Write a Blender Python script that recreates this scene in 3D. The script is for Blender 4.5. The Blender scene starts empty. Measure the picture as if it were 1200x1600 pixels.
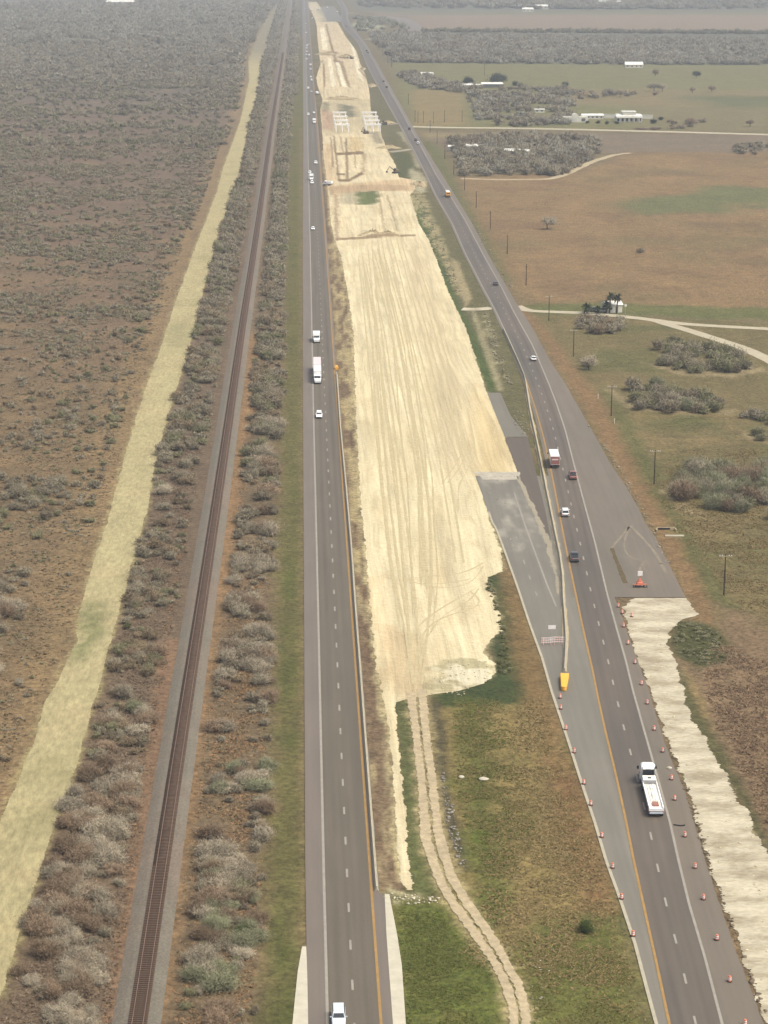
import bpy, bmesh, math, random
import numpy as np
from mathutils import Vector, Matrix

random.seed(7)
RNG = np.random.default_rng(11)
S = bpy.context.scene
COL = S.collection
R = math.radians

# ------------------------------------------------------------------ camera, light
CAM_H = 143.4
FPX = 3292.0
PITCH = math.atan(910 / FPX)
YAW = R(2.113)
cam = bpy.data.objects.new('camera', bpy.data.cameras.new('camera'))
COL.objects.link(cam)
cam.location = (0, 0, CAM_H)
cam.rotation_euler = (math.pi / 2 - PITCH, 0, -YAW)
cam.data.sensor_fit = 'VERTICAL'
cam.data.sensor_height = 24.0
cam.data.lens = FPX / 1600 * 24.0
cam.data.clip_start = 1.0
cam.data.clip_end = 120000.0
S.camera = cam

SUN_EL, SUN_AZ = R(60), R(120)
w = bpy.data.worlds.new("World")
S.world = w
w.use_nodes = True
nt = w.node_tree
sky = nt.nodes.new('ShaderNodeTexSky')
sky.sky_type = 'NISHITA'
sky.sun_disc = False
sky.sun_elevation = SUN_EL
sky.sun_rotation = SUN_AZ
sky.dust_density = 6.0
sky.air_density = 0.7
sky.ozone_density = 0.6
hs = nt.nodes.new('ShaderNodeHueSaturation')   # overcast: the cloud layer takes most of the blue out
hs.inputs['Saturation'].default_value = 0.55
nt.links.new(sky.outputs[0], hs.inputs['Color'])
nt.links.new(hs.outputs[0], nt.nodes['Background'].inputs[0])
nt.nodes['Background'].inputs[1].default_value = 0.13
sun = bpy.data.objects.new('sun', bpy.data.lights.new('sun', 'SUN'))
COL.objects.link(sun)
sun.data.energy = 1.4
sun.data.angle = R(22)
sun.data.color = (1.0, 0.955, 0.80)
sun.rotation_euler = (math.pi / 2 - SUN_EL, 0, math.pi - SUN_AZ)
S.view_settings.view_transform = 'Standard'
S.view_settings.look = 'None'
S.view_settings.gamma = 1.0
S.view_settings.exposure = 0.75

# ------------------------------------------------------------------ projection helpers (survey of the ground)
CP, SP, CY, SY = math.cos(PITCH), math.sin(PITCH), math.cos(YAW), math.sin(YAW)

def G(x, y, z=0.0):
    """ground (or height z) point seen at photo pixel x, y"""
    dx = (np.asarray(x, float) - 600) / FPX
    dy = (800 - np.asarray(y, float)) / FPX
    fwd = CP + dy * SP
    up = -SP + dy * CP
    t = (z - CAM_H) / up
    lx, ly = dx * t, fwd * t
    return np.stack([lx * CY + ly * SY, -lx * SY + ly * CY], -1)

def pxm(y):
    return FPX * (y + 110) / 489700.0

# ------------------------------------------------------------------ numpy noise
def _h(ix, iy, seed):
    n = (ix.astype(np.int64) * 374761393 + iy.astype(np.int64) * 668265263 + seed * 974634777) & 0xffffffff
    n = ((n ^ (n >> 13)) * 1274126177) & 0xffffffff
    n = (n ^ (n >> 16)) & 0xffffffff
    return n / 4294967295.0

def vnoise(x, y, seed=0):
    ix, iy = np.floor(x), np.floor(y)
    fx, fy = x - ix, y - iy
    fx = fx * fx * (3 - 2 * fx)
    fy = fy * fy * (3 - 2 * fy)
    a, b = _h(ix, iy, seed), _h(ix + 1, iy, seed)
    c, d = _h(ix, iy + 1, seed), _h(ix + 1, iy + 1, seed)
    return (a * (1 - fx) + b * fx) * (1 - fy) + (c * (1 - fx) + d * fx) * fy

def fbm(x, y, scale, oct=4, seed=0):
    x = np.asarray(x, float) / scale
    y = np.asarray(y, float) / scale
    s, a, t = 0.0, 1.0, 0.0
    for i in range(oct):
        s = s + a * vnoise(x + 17.3 * i, y - 9.1 * i, seed + i * 7)
        t += a
        a *= 0.55
        x, y = x * 2.03, y * 2.03
    return s / t

def poly_sd(px, py, poly):
    """signed distance (positive inside) to a world polygon"""
    d = np.full(px.shape, 1e18)
    inside = np.zeros(px.shape, bool)
    n = len(poly)
    for i in range(n):
        ax, ay = poly[i]
        bx, by = poly[(i + 1) % n]
        ex, ey = bx - ax, by - ay
        wx, wy = px - ax, py - ay
        t = np.clip((wx * ex + wy * ey) / (ex * ex + ey * ey + 1e-9), 0, 1)
        qx, qy = wx - ex * t, wy - ey * t
        d = np.minimum(d, qx * qx + qy * qy)
        c = ((ay > py) != (by > py))
        if abs(by - ay) > 1e-9:
            inside ^= c & (px < ex * (py - ay) / (by - ay) + ax)
    d = np.sqrt(d)
    return np.where(inside, d, -d)

def wpoly(pts):
    a = np.array(pts, float)
    return G(a[:, 0], a[:, 1])

def ext(line):
    """polyline given as (y, x); sorted and extrapolated a little beyond the frame"""
    L = sorted([(b, a) for a, b in line])
    ys = [p[0] for p in L]
    xs = [p[1] for p in L]
    return np.array(ys, float), np.array(xs, float)

def atx(line, y):
    ys, xs = ext(line)
    y = np.asarray(y, float)
    r = np.interp(y, ys, xs)
    lo = xs[0] + (y - ys[0]) * (xs[1] - xs[0]) / (ys[1] - ys[0])
    hi = xs[-1] + (y - ys[-1]) * (xs[-1] - xs[-3]) / (ys[-1] - ys[-3]) if len(xs) > 2 else xs[-1] + (y - ys[-1]) * (xs[-1] - xs[-2]) / (ys[-1] - ys[-2])
    return np.where(y < ys[0], lo, np.where(y > ys[-1], hi, r))

def lin(c):
    c = c / 255.0
    return c / 12.92 if c <= 0.04045 else ((c + 0.055) / 1.055) ** 2.4

KA = 0.40
def C(r, g, b, k=KA):
    return (lin(r) * k, lin(g) * k, lin(b) * k)

# ------------------------------------------------------------------ the lines of the place (photo points x, y)
MOWN_L = [(427, 15), (403, 56), (388, 97), (390, 124), (375, 191), (349, 262), (339, 300), (304, 390), (270, 484), (249, 550), (225, 614),
          (199, 700), (172, 800), (152, 862), (137, 910), (126, 954), (119, 1005), (99, 1046), (70, 1100), (52, 1160), (35, 1200), (0, 1284)]
MOWN_R = [(433, 15), (416, 75), (409, 101), (407, 131), (390, 187), (375, 262), (364, 300), (339, 371), (319, 450), (294, 550), (259, 659),
          (240, 734), (229, 800), (211, 866), (180, 976), (158, 1057), (143, 1112), (119, 1198), (73, 1328), (37, 1438), (0, 1559)]
RAIL = [(454, 0), (440, 100), (424, 200), (410.5, 300), (396, 400), (380.5, 500), (366, 600), (352, 700), (337, 800), (322, 900), (307, 1000),
        (291, 1100), (275.5, 1200), (260.5, 1300), (246, 1400), (231, 1500), (216, 1600)]
HL_EDGE_L = [(472.5, 0), (474, 200), (473.3, 400), (473.5, 650), (475, 950), (477, 1370), (481, 1600)]
HL_WHITE = [(476.3, 0), (480.5, 200), (485, 400), (490, 650), (497, 950), (506, 1370), (511.8, 1600)]
HL_YELLOW = [(480.0, 0), (495.5, 200), (510.3, 400), (527, 640), (549, 950), (578.8, 1370), (595.4, 1600)]
HL_EDGE_R = [(481.5, 0), (490, 120), (497.5, 200), (513, 400), (532.5, 668), (552, 920), (565, 1080), (577, 1230), (590, 1395), (602, 1400), (615, 1600)]
HL_BAR = [(525.5, 578), (531.5, 668), (541, 770), (548.8, 860), (556, 967), (562.5, 1050), (569.5, 1145), (576, 1230), (583, 1323), (588.5, 1395)]
SAND_L = [(478, 2), (491, 28), (495, 40), (496, 62), (501, 100), (494, 122), (498, 140), (504, 155), (500, 172), (503, 200), (505, 235), (509, 270), (511, 290),
          (514, 310), (517, 350), (525, 380), (533, 400), (544, 460), (552, 520), (554.5, 580), (556, 650), (564, 794), (572, 860), (575, 905),
          (581, 975), (589, 1050), (598, 1087), (603, 1112), (610, 1163), (616, 1238), (620, 1310), (628, 1377), (634, 1390)]
SAND_R = [(494, 2), (513, 26), (528, 36), (540, 57), (557, 80), (563, 100), (572, 120), (577, 143), (580, 175), (590, 193), (597, 215), (607, 238), (618, 258), (623, 277),
          (650, 282), (648, 296), (640, 306), (647, 325), (655, 350), (670, 375), (680, 400), (701, 457), (713, 481), (728, 514), (746, 568), (760, 611),
          (788, 680), (809, 738), (745, 745), (755, 777), (767, 818), (782, 860), (785, 893), (762, 902), (769, 925), (772, 947), (781, 960),
          (785, 987), (767, 998), (752, 1020), (772, 1036), (776, 1050), (758, 1068), (718, 1080), (668, 1087), (640, 1092), (618, 1098), (623, 1163), (632, 1257), (640, 1350), (644, 1390)]
TRK_L = [(630, 1060), (636, 1090), (645, 1150), (653, 1230), (657, 1310), (671, 1353), (678, 1373), (695, 1405), (730, 1454), (765, 1503), (783, 1538), (793, 1573), (797, 1600)]
TRK_R = [(664, 1060), (667, 1090), (672, 1150), (681, 1217), (689, 1283), (705, 1347), (713, 1370), (731, 1401), (769, 1454), (794, 1496), (818, 1541), (828, 1580), (830, 1600)]
HR_L = [(526, 0), (532, 10), (535, 18), (533, 28), (537, 43), (549, 55), (560, 67), (567, 83), (573, 100), (582, 118), (607, 164), (627.5, 200), (645, 232), (667, 275),
        (682, 307), (707, 350), (727.5, 397), (755, 450), (775, 487), (800, 541), (824, 600), (837, 640), (848, 679), (860, 731), (870, 782), (883, 850), (902, 941), (914, 997),
        (926, 1049), (934, 1090), (945, 1140), (963, 1215), (978, 1284), (990, 1345), (1008, 1427), (1026, 1508), (1045.5, 1600)]
HR_R = [(532, 0), (538, 10), (542, 18), (541, 28), (546, 41), (558, 55), (570, 70), (578, 87), (588, 103), (596, 120), (621, 163), (641, 200), (662, 237), (682.5, 275),
        (707, 312), (727, 345), (756, 400), (782.5, 447), (805, 492), (832, 540), (857, 599), (869, 630), (883, 672), (898, 731), (912, 784), (930, 850), (949, 930), (963, 981),
        (977, 1030), (989, 1080), (1005, 1137), (1023, 1200), (1047, 1287), (1060, 1345), (1077, 1415), (1101, 1496), (1128, 1600)]
HR_EDGE_R = [(534, 0), (541, 10), (545, 18), (544, 28), (549, 40), (561, 55), (573, 70), (582, 87), (592, 103), (601, 120), (626, 163), (646, 200), (668, 237), (690, 272),
             (715, 312), (738, 350), (764, 400), (805, 471), (831, 511), (860, 565), (884, 601), (914, 654), (930, 682), (953, 724), (977, 759), (1000, 799), (1007, 815),
             (1025, 842), (1050, 892), (1071, 933)]
HR_SHO_R = [(945, 900), (967, 950), (984, 1000), (1014, 1080), (1034, 1149), (1054, 1200), (1068, 1232), (1095, 1320), (1105, 1355), (1128, 1424), (1155, 1499), (1185, 1580), (1192, 1600)]
RAMP_L = [(742, 743), (755, 777), (768, 817), (774, 826), (790, 869), (809, 923), (825, 972), (846, 1030), (860, 1080), (885, 1155), (906, 1221), (927, 1284), (945, 1345), (966, 1403),
          (990, 1475), (1008, 1544), (1023, 1600)]
HR_BAR = [(786, 515), (798, 541), (809, 565), (820, 591), (828, 645), (838, 690), (848, 740), (858, 790), (867, 835), (874, 868), (878.5, 900), (880, 940), (883, 975), (884.5, 1010), (882, 1050)]
GREEN_L = [(466, 60), (452, 200), (446, 330), (445, 400), (441, 600), (436, 780), (429, 900), (425, 1200), (414, 1400), (404, 1600)]

# ------------------------------------------------------------------ mesh helpers
def tag(o, label=None, cat=None, group=None, kind=None):
    if label: o['label'] = label
    if cat: o['category'] = cat
    if group: o['group'] = group
    if kind: o['kind'] = kind
    return o

def np_mesh(name, V, F, mat=None, col=None, uv=None, parent=None, smooth=False, mats=None, midx=None, nrm=None):
    """V (n,3), F (m,k) arrays -> object"""
    V = np.asarray(V, np.float32)
    F = np.asarray(F, np.int32)
    m = bpy.data.meshes.new(name)
    k = F.shape[1]
    m.vertices.add(len(V))
    m.vertices.foreach_set('co', V.ravel())
    m.loops.add(F.size)
    m.loops.foreach_set('vertex_index', F.ravel())
    m.polygons.add(len(F))
    m.polygons.foreach_set('loop_start', np.arange(0, F.size, k, dtype=np.int32))
    m.polygons.foreach_set('loop_total', np.full(len(F), k, np.int32))
    if smooth:
        m.polygons.foreach_set('use_smooth', np.ones(len(F), bool))
    if midx is not None:
        m.polygons.foreach_set('material_index', np.asarray(midx, np.int32))
    if col is not None:
        a = m.color_attributes.new('Col', 'FLOAT_COLOR', 'POINT')
        c4 = np.ones((len(V), 4), np.float32)
        c4[:, :3] = col
        a.data.foreach_set('color', c4.ravel())
    if nrm is not None:
        a = m.attributes.new('Nrm', 'FLOAT_VECTOR', 'POINT')
        a.data.foreach_set('vector', np.asarray(nrm, np.float32).ravel())
    if uv is not None:
        u = m.uv_layers.new(name='UVMap')
        u.data.foreach_set('uv', np.asarray(uv, np.float32)[F.ravel()].ravel())
    m.update(calc_edges=True)
    m.validate()
    for mm in (mats or ([mat] if mat else [])):
        m.materials.append(mm)
    o = bpy.data.objects.new(name, m)
    COL.objects.link(o)
    if parent: o.parent = parent
    return o

class MB:
    """collects simple solids into one mesh"""
    def __init__(self):
        self.v, self.f = [], []
    def quad(self, pts):
        n = len(self.v)
        self.v += [tuple(p) for p in pts]
        self.f.append(tuple(range(n, n + len(pts))))
    def box(self, c, s, rz=0.0, taper=1.0, rx=0.0, ry=0.0):
        M = Matrix.Rotation(rz, 3, 'Z') @ Matrix.Rotation(ry, 3, 'Y') @ Matrix.Rotation(rx, 3, 'X')
        n = len(self.v)
        for z in (-1, 1):
            k = taper if z > 0 else 1.0
            for x, y in ((-1, -1), (1, -1), (1, 1), (-1, 1)):
                p = M @ Vector((x * s[0] / 2 * k, y * s[1] / 2 * k, z * s[2] / 2))
                self.v.append((p.x + c[0], p.y + c[1], p.z + c[2]))
        for q in ((0, 3, 2, 1), (4, 5, 6, 7), (0, 1, 5, 4), (1, 2, 6, 5), (2, 3, 7, 6), (3, 0, 4, 7)):
            self.f.append(tuple(n + i for i in q))
        return self
    def tube(self, a, b, r0, r1=None, n=8, cap=True):
        a, b = Vector(a), Vector(b)
        r1 = r0 if r1 is None else r1
        d = (b - a).normalized()
        u = d.orthogonal().normalized()
        v = d.cross(u)
        k = len(self.v)
        for p, r in ((a, r0), (b, r1)):
            for i in range(n):
                t = 2 * math.pi * i / n
                q = p + (u * math.cos(t) + v * math.sin(t)) * r
                self.v.append(tuple(q))
        for i in range(n):
            j = (i + 1) % n
            self.f.append((k + i, k + j, k + n + j, k + n + i))
        if cap:
            self.f.append(tuple(k + i for i in reversed(range(n))))
            self.f.append(tuple(k + n + i for i in range(n)))
        return self
    def loft(self, rings, cap=True):
        n = len(rings[0])
        k = len(self.v)
        for r in rings:
            self.v += [tuple(p) for p in r]
        for i in range(len(rings) - 1):
            for j in range(n):
                a, b = k + i * n + j, k + i * n + (j + 1) % n
                self.f.append((a, b, b + n, a + n))
        if cap:
            self.f.append(tuple(k + i for i in reversed(range(n))))
            self.f.append(tuple(k + (len(rings) - 1) * n + i for i in range(n)))
        return self
    def lathe(self, prof, n=16, c=(0, 0, 0)):
        rings = [[(c[0] + r * math.cos(2 * math.pi * i / n), c[1] + r * math.sin(2 * math.pi * i / n), c[2] + z) for i in range(n)] for r, z in prof]
        return self.loft(rings)
    def build(self, name, mat, parent=None, smooth=False, bevel=0.0):
        m = bpy.data.meshes.new(name)
        m.from_pydata(self.v, [], self.f)
        if bevel:
            bm = bmesh.new()
            bm.from_mesh(m)
            bmesh.ops.recalc_face_normals(bm, faces=bm.faces)
            bmesh.ops.bevel(bm, geom=[e for e in bm.edges if e.calc_face_angle(0) > 0.5], offset=bevel, segments=2, affect='EDGES', profile=0.6, clamp_overlap=True)
            bm.to_mesh(m)
            bm.free()
        else:
            bm = bmesh.new(); bm.from_mesh(m)
            bmesh.ops.recalc_face_normals(bm, faces=bm.faces)
            bm.to_mesh(m); bm.free()
        if smooth:
            for p in m.polygons: p.use_smooth = True
        m.materials.append(mat)
        o = bpy.data.objects.new(name, m)
        COL.objects.link(o)
        if parent: o.parent = parent
        return o

def empty(name, loc=(0, 0, 0), rz=0.0, label=None, cat=None, group=None):
    o = bpy.data.objects.new(name, None)
    o.empty_display_size = 0.5
    COL.objects.link(o)
    o.location = loc
    o.rotation_euler = (0, 0, rz)
    return tag(o, label, cat, group)

def copy_tree(o, parent=None, swap=None):
    c = o.copy()
    COL.objects.link(c)
    if parent: c.parent = parent
    if swap and c.data and c.data.name in swap: c.data = swap[c.data.name]
    for ch in list(o.children):
        copy_tree(ch, c, swap)
    return c

ORD = ['first', 'second', 'third', 'fourth', 'fifth', 'sixth', 'seventh', 'eighth', 'ninth', 'tenth', 'eleventh', 'twelfth', 'thirteenth', 'fourteenth',
       'fifteenth', 'sixteenth', 'seventeenth', 'eighteenth', 'nineteenth', 'twentieth']
TENS = {20: 'twenty', 30: 'thirty', 40: 'forty', 50: 'fifty', 60: 'sixty', 70: 'seventy', 80: 'eighty', 90: 'ninety'}
def nth(i):
    i += 1
    if i <= 20: return ORD[i - 1]
    t, u = i // 10 * 10, i % 10
    return TENS[t] + '-' + ORD[u - 1] if u else TENS[t][:-1] + 'ieth'

# ------------------------------------------------------------------ materials
def newmat(name):
    m = bpy.data.materials.new(name)
    m.use_nodes = True
    t = m.node_tree
    b = t.nodes['Principled BSDF']
    return m, t, b

def node(t, typ, **kw):
    n = t.nodes.new(typ)
    for k, v in kw.items():
        setattr(n, k, v)
    return n

def mapped(t, src, scale):
    mp = node(t, 'ShaderNodeMapping')
    mp.inputs['Scale'].default_value = scale
    t.links.new(src, mp.inputs[0])
    return mp.outputs[0]

def noise(t, vec, scale, detail=4, rough=0.6):
    n = node(t, 'ShaderNodeTexNoise')
    n.inputs['Scale'].default_value = scale
    n.inputs['Detail'].default_value = detail
    n.inputs['Roughness'].default_value = rough
    t.links.new(vec, n.inputs['Vector'])
    return n.outputs[0]

def ramp(t, fac, a, b, lo=0.35, hi=0.65):
    r = node(t, 'ShaderNodeMapRange')
    r.inputs[1].default_value = lo
    r.inputs[2].default_value = hi
    r.inputs[3].default_value = a
    r.inputs[4].default_value = b
    t.links.new(fac, r.inputs[0])
    return r.outputs[0]

def mul(t, a, b, op='MULTIPLY'):
    m = node(t, 'ShaderNodeMath', operation=op)
    for i, s in enumerate((a, b)):
        if isinstance(s, (int, float)): m.inputs[i].default_value = s
        else: t.links.new(s, m.inputs[i])
    return m.outputs[0]

def scalecol(t, colsock, fac):
    v = node(t, 'ShaderNodeVectorMath', operation='SCALE')
    t.links.new(colsock, v.inputs[0])
    t.links.new(fac, v.inputs['Scale'])
    return v.outputs[0]

def mixcol(t, fac, a, b):
    m = node(t, 'ShaderNodeMix', data_type='RGBA')
    for s, i in ((fac, 0), (a, 6), (b, 7)):
        if isinstance(s, tuple): m.inputs[i].default_value = (*s[:3], 1)
        elif isinstance(s, (int, float)): m.inputs[i].default_value = s
        else: t.links.new(s, m.inputs[i])
    return m.outputs[2]

def dusty(name, color, rough=0.95, spec=0.2, layers=((0.5, 0.75, 1.2), (0.08, 0.85, 1.12)), bump=0.0, bscale=1.0, attr=False, uv=False, second=None, stretch=(1, 1, 1)):
    """matte surface whose tone varies with several world-scale noises. layers: (scale per metre, low, high)"""
    m, t, b = newmat(name)
    tc = node(t, 'ShaderNodeTexCoord')
    src = tc.outputs['UV'] if uv else tc.outputs['Object']
    if stretch != (1, 1, 1): src = mapped(t, src, stretch)
    if attr:
        a = node(t, 'ShaderNodeAttribute', attribute_name='Col')
        c = a.outputs['Color']
    else:
        rgb = node(t, 'ShaderNodeRGB')
        rgb.outputs[0].default_value = (*color, 1)
        c = rgb.outputs[0]
    if second:
        c = mixcol(t, ramp(t, noise(t, src, second[1], 5, 0.65), 0, second[2], 0.42, 0.62), c, second[0])
    f = None
    for sc, lo, hi in layers:
        r = ramp(t, noise(t, src, sc, 5, 0.65), lo, hi, 0.3, 0.7)
        f = r if f is None else mul(t, f, r)
    if f is not None: c = scalecol(t, c, f)
    t.links.new(c, b.inputs['Base Color'])
    b.inputs['Roughness'].default_value = rough
    b.inputs['Specular IOR Level'].default_value = spec
    if bump:
        bp = node(t, 'ShaderNodeBump')
        bp.inputs['Strength'].default_value = 1.0
        bp.inputs['Distance'].default_value = bump
        t.links.new(noise(t, src, bscale, 5, 0.6), bp.inputs['Height'])
        t.links.new(bp.outputs[0], b.inputs['Normal'])
    return m

def plain(name, color, rough=0.5, metal=0.0, spec=0.4, coat=0.0, vary=0.08, scale=3.0):
    m, t, b = newmat(name)
    tc = node(t, 'ShaderNodeTexCoord')
    rgb = node(t, 'ShaderNodeRGB')
    rgb.outputs[0].default_value = (*color, 1)
    c = scalecol(t, rgb.outputs[0], ramp(t, noise(t, tc.outputs['Object'], scale), 1 - vary, 1 + vary, 0.3, 0.7))
    t.links.new(c, b.inputs['Base Color'])
    b.inputs['Roughness'].default_value = rough
    b.inputs['Metallic'].default_value = metal
    b.inputs['Specular IOR Level'].default_value = spec
    b.inputs['Coat Weight'].default_value = coat
    return m

def pavement(name, color, streak=0.12, patch=None, attr=False, wheel_paths=False):
    """uv in metres: u across, v along. wheel-path streaks and stains run along the road"""
    m, t, b = newmat(name)
    tc = node(t, 'ShaderNodeTexCoord')
    uv = tc.outputs['UV']
    rgb = node(t, 'ShaderNodeRGB')
    rgb.outputs[0].default_value = (*color, 1)
    c = rgb.outputs[0]
    if attr: c = node(t, 'ShaderNodeAttribute', attribute_name='Col').outputs['Color']
    if patch:
        c = mixcol(t, ramp(t, noise(t, mapped(t, uv, (0.10, 0.012, 1)), 1.0, 4, 0.6), 0, 1, 0.40, 0.62), c, patch)
    f = ramp(t, noise(t, mapped(t, uv, (0.9, 0.01, 1)), 1.0, 3, 0.5), 1 - streak, 1 + streak, 0.3, 0.7)
    if wheel_paths:
        sx_ = node(t, 'ShaderNodeSeparateXYZ')
        t.links.new(uv, sx_.inputs[0])
        au = node(t, 'ShaderNodeMath', operation='ABSOLUTE'); t.links.new(sx_.outputs[0], au.inputs[0])
        lane = mul(t, au.outputs[0], 1.83, 'SUBTRACT')
        al = node(t, 'ShaderNodeMath', operation='ABSOLUTE'); t.links.new(lane, al.inputs[0])
        f = mul(t, f, ramp(t, al.outputs[0], 0.90, 1.0, 0.0, 0.55))      # oil drip line down the middle of each lane
        wp = mul(t, al.outputs[0], 0.9, 'SUBTRACT')
        aw = node(t, 'ShaderNodeMath', operation='ABSOLUTE'); t.links.new(wp, aw.inputs[0])
        f = mul(t, f, ramp(t, aw.outputs[0], 1.06, 0.985, 0.0, 0.5))     # polished wheel paths
        jt = noise(t, mapped(t, uv, (0.02, 0.9, 1)), 1.0, 1, 0.3)
        f = mul(t, f, ramp(t, jt, 0.93, 1.0, 0.24, 0.30))
    f = mul(t, f, ramp(t, noise(t, mapped(t, uv, (0.25, 0.05, 1)), 1.0, 5, 0.6), 0.93, 1.07, 0.3, 0.7))
    f = mul(t, f, ramp(t, noise(t, uv, 3.0, 5, 0.7), 0.93, 1.07, 0.3, 0.7))
    t.links.new(scalecol(t, c, f), b.inputs['Base Color'])
    b.inputs['Roughness'].default_value = 0.65
    b.inputs['Specular IOR Level'].default_value = 0.42
    return m

M = {}
M['ground'] = dusty('ground_cover', None, attr=True, layers=((0.9, 0.55, 1.42), (0.25, 0.74, 1.26), (0.045, 0.86, 1.14)), bump=0.6, bscale=0.8, second=None)
M['mown'] = dusty('mown_grass', None, attr=True, layers=((0.9, 0.72, 1.22), (0.16, 0.86, 1.12)), bump=0.3, bscale=1.0, stretch=(1.0, 0.35, 1.0))
M['lane'] = pavement('asphalt_lane', C(138, 127, 109), 0.13, wheel_paths=True)
M['lane2'] = pavement('asphalt_lane_worn', C(128, 119, 107), 0.13, patch=C(142, 128, 112), wheel_paths=True)
M['shoulder'] = pavement('asphalt_shoulder', C(158, 145, 131), 0.06)
M['shoulder2'] = pavement('brown_shoulder', C(152, 141, 124), 0.07, patch=C(160, 146, 128))
M['newpave'] = pavement('fresh_base', C(132, 119, 104), 0.05)
M['ramp'] = pavement('old_ramp', C(160, 153, 136), 0.08, attr=True)
M['oldpave'] = pavement('old_pavement', C(160, 153, 136), 0.08)
M['white_line'] = dusty('white_line_paint', C(214, 206, 190), layers=((0.6, 0.85, 1.08),), rough=0.7)
M['yellow_line'] = dusty('yellow_line_paint', C(222, 178, 112), layers=((0.6, 0.82, 1.1),), rough=0.7)
M['ballast'] = dusty('ballast_stone', C(152, 144, 128, 0.44), layers=((2.5, 0.7, 1.3), (0.15, 0.9, 1.1)), bump=0.08, bscale=3, second=(C(168, 150, 132), 0.03, 0.8))
M['sleeper'] = dusty('sleeper_wood', C(122, 101, 86, 0.46), layers=((1.2, 0.7, 1.3),))
M['rail'] = plain('rail_steel', C(160, 130, 112, 0.5), 0.6, 0.2)
M['caliche'] = dusty('caliche', C(234, 223, 194, 0.60), layers=((1.6, 0.80, 1.14), (0.5, 0.84, 1.1), (0.15, 0.92, 1.06)), bump=0.35, bscale=1.3, second=(C(182, 166, 134, 0.46), 0.25, 0.75), stretch=(0.5, 1.0, 1.0))
M['concrete'] = dusty('barrier_concrete', C(218, 208, 182, 0.5), layers=((0.8, 0.85, 1.1),), rough=0.8)
M['white_conc'] = dusty('riprap_concrete', C(232, 224, 200, 0.55), layers=((0.6, 0.86, 1.08),), rough=0.8)
M['trackdirt'] = dusty('rut_dirt', C(216, 197, 160, 0.54), layers=((0.9, 0.74, 1.18), (0.2, 0.88, 1.1)), bump=0.15, bscale=1.2)
M['road_pale'] = dusty('pale_gravel_road', C(222, 210, 180, 0.5), layers=((0.4, 0.86, 1.1),))
M['weedy'] = dusty('weedy_soil', C(134, 118, 86), layers=((1.0, 0.7, 1.25),))
M['faint_dust'] = dusty('faint_dust', C(184, 172, 150), layers=((0.5, 0.8, 1.12),))
M['road_dirt'] = dusty('gravel_road', C(212, 200, 174), layers=((0.4, 0.86, 1.1),))

def sand_material():
    m, t, b = newmat('graded_sand')
    tc = node(t, 'ShaderNodeTexCoord')
    uv = tc.outputs['UV']
    a = node(t, 'ShaderNodeAttribute', attribute_name='Col')
    # warp so that the grading marks wander
    wv = node(t, 'ShaderNodeTexNoise')
    wv.inputs['Scale'].default_value = 1.0
    wv.inputs['Detail'].default_value = 2
    t.links.new(mapped(t, uv, (0.03, 0.012, 1)), wv.inputs['Vector'])
    sc = node(t, 'ShaderNodeVectorMath', operation='SCALE')
    sc.inputs['Scale'].default_value = 4.5
    t.links.new(wv.outputs['Color'], sc.inputs[0])
    ad = node(t, 'ShaderNodeVectorMath', operation='ADD')
    t.links.new(uv, ad.inputs[0])
    t.links.new(sc.outputs[0], ad.inputs[1])
    g1 = noise(t, mapped(t, ad.outputs[0], (0.55, 0.014, 1)), 1.0, 4, 0.62)
    g2 = noise(t, mapped(t, ad.outputs[0], (0.33, 0.006, 1)), 1.0, 3, 0.5)
    f = mul(t, ramp(t, g1, 0.78, 1.13, 0.30, 0.70), ramp(t, g2, 0.93, 1.06, 0.3, 0.7))
    f = mul(t, f, ramp(t, noise(t, uv, 0.9, 6, 0.75), 0.84, 1.12, 0.3, 0.7))
    f = mul(t, f, ramp(t, noise(t, mapped(t, uv, (0.06, 0.02, 1)), 1, 4, 0.6), 0.92, 1.07, 0.3, 0.7))
    # thin dark rut lines
    g3 = noise(t, mapped(t, ad.outputs[0], (0.22, 0.0025, 1)), 1.0, 1, 0.4)
    for c0 in (0.46, 0.56):
        ab = mul(t, mul(t, g3, c0, 'SUBTRACT'), 0.0, 'ADD')
        abm = node(t, 'ShaderNodeMath', operation='ABSOLUTE')
        t.links.new(ab, abm.inputs[0])
        f = mul(t, f, ramp(t, abm.outputs[0], 0.93, 1.0, 0.0, 0.006))
    t.links.new(scalecol(t, a.outputs['Color'], f), b.inputs['Base Color'])
    b.inputs['Roughness'].default_value = 0.95
    b.inputs['Specular IOR Level'].default_value = 0.15
    bp = node(t, 'ShaderNodeBump')
    bp.inputs['Distance'].default_value = 0.3
    t.links.new(g1, bp.inputs['Height'])
    bp2 = node(t, 'ShaderNodeBump')
    bp2.inputs['Distance'].default_value = 0.25
    t.links.new(noise(t, uv, 0.8, 5, 0.65), bp2.inputs['Height'])
    t.links.new(bp.outputs[0], bp2.inputs['Normal'])
    t.links.new(bp2.outputs[0], b.inputs['Normal'])
    return m
M['sand'] = sand_material()
M['spill'] = dusty('lime_dust', C(222, 213, 192, 0.5), layers=((0.6, 0.8, 1.12), (0.15, 0.9, 1.08)))

# ------------------------------------------------------------------ the ground sheet
def blend(colr, m, c):
    return colr * (1 - m[:, None]) + np.array(c)[None, :] * m[:, None]

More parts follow.
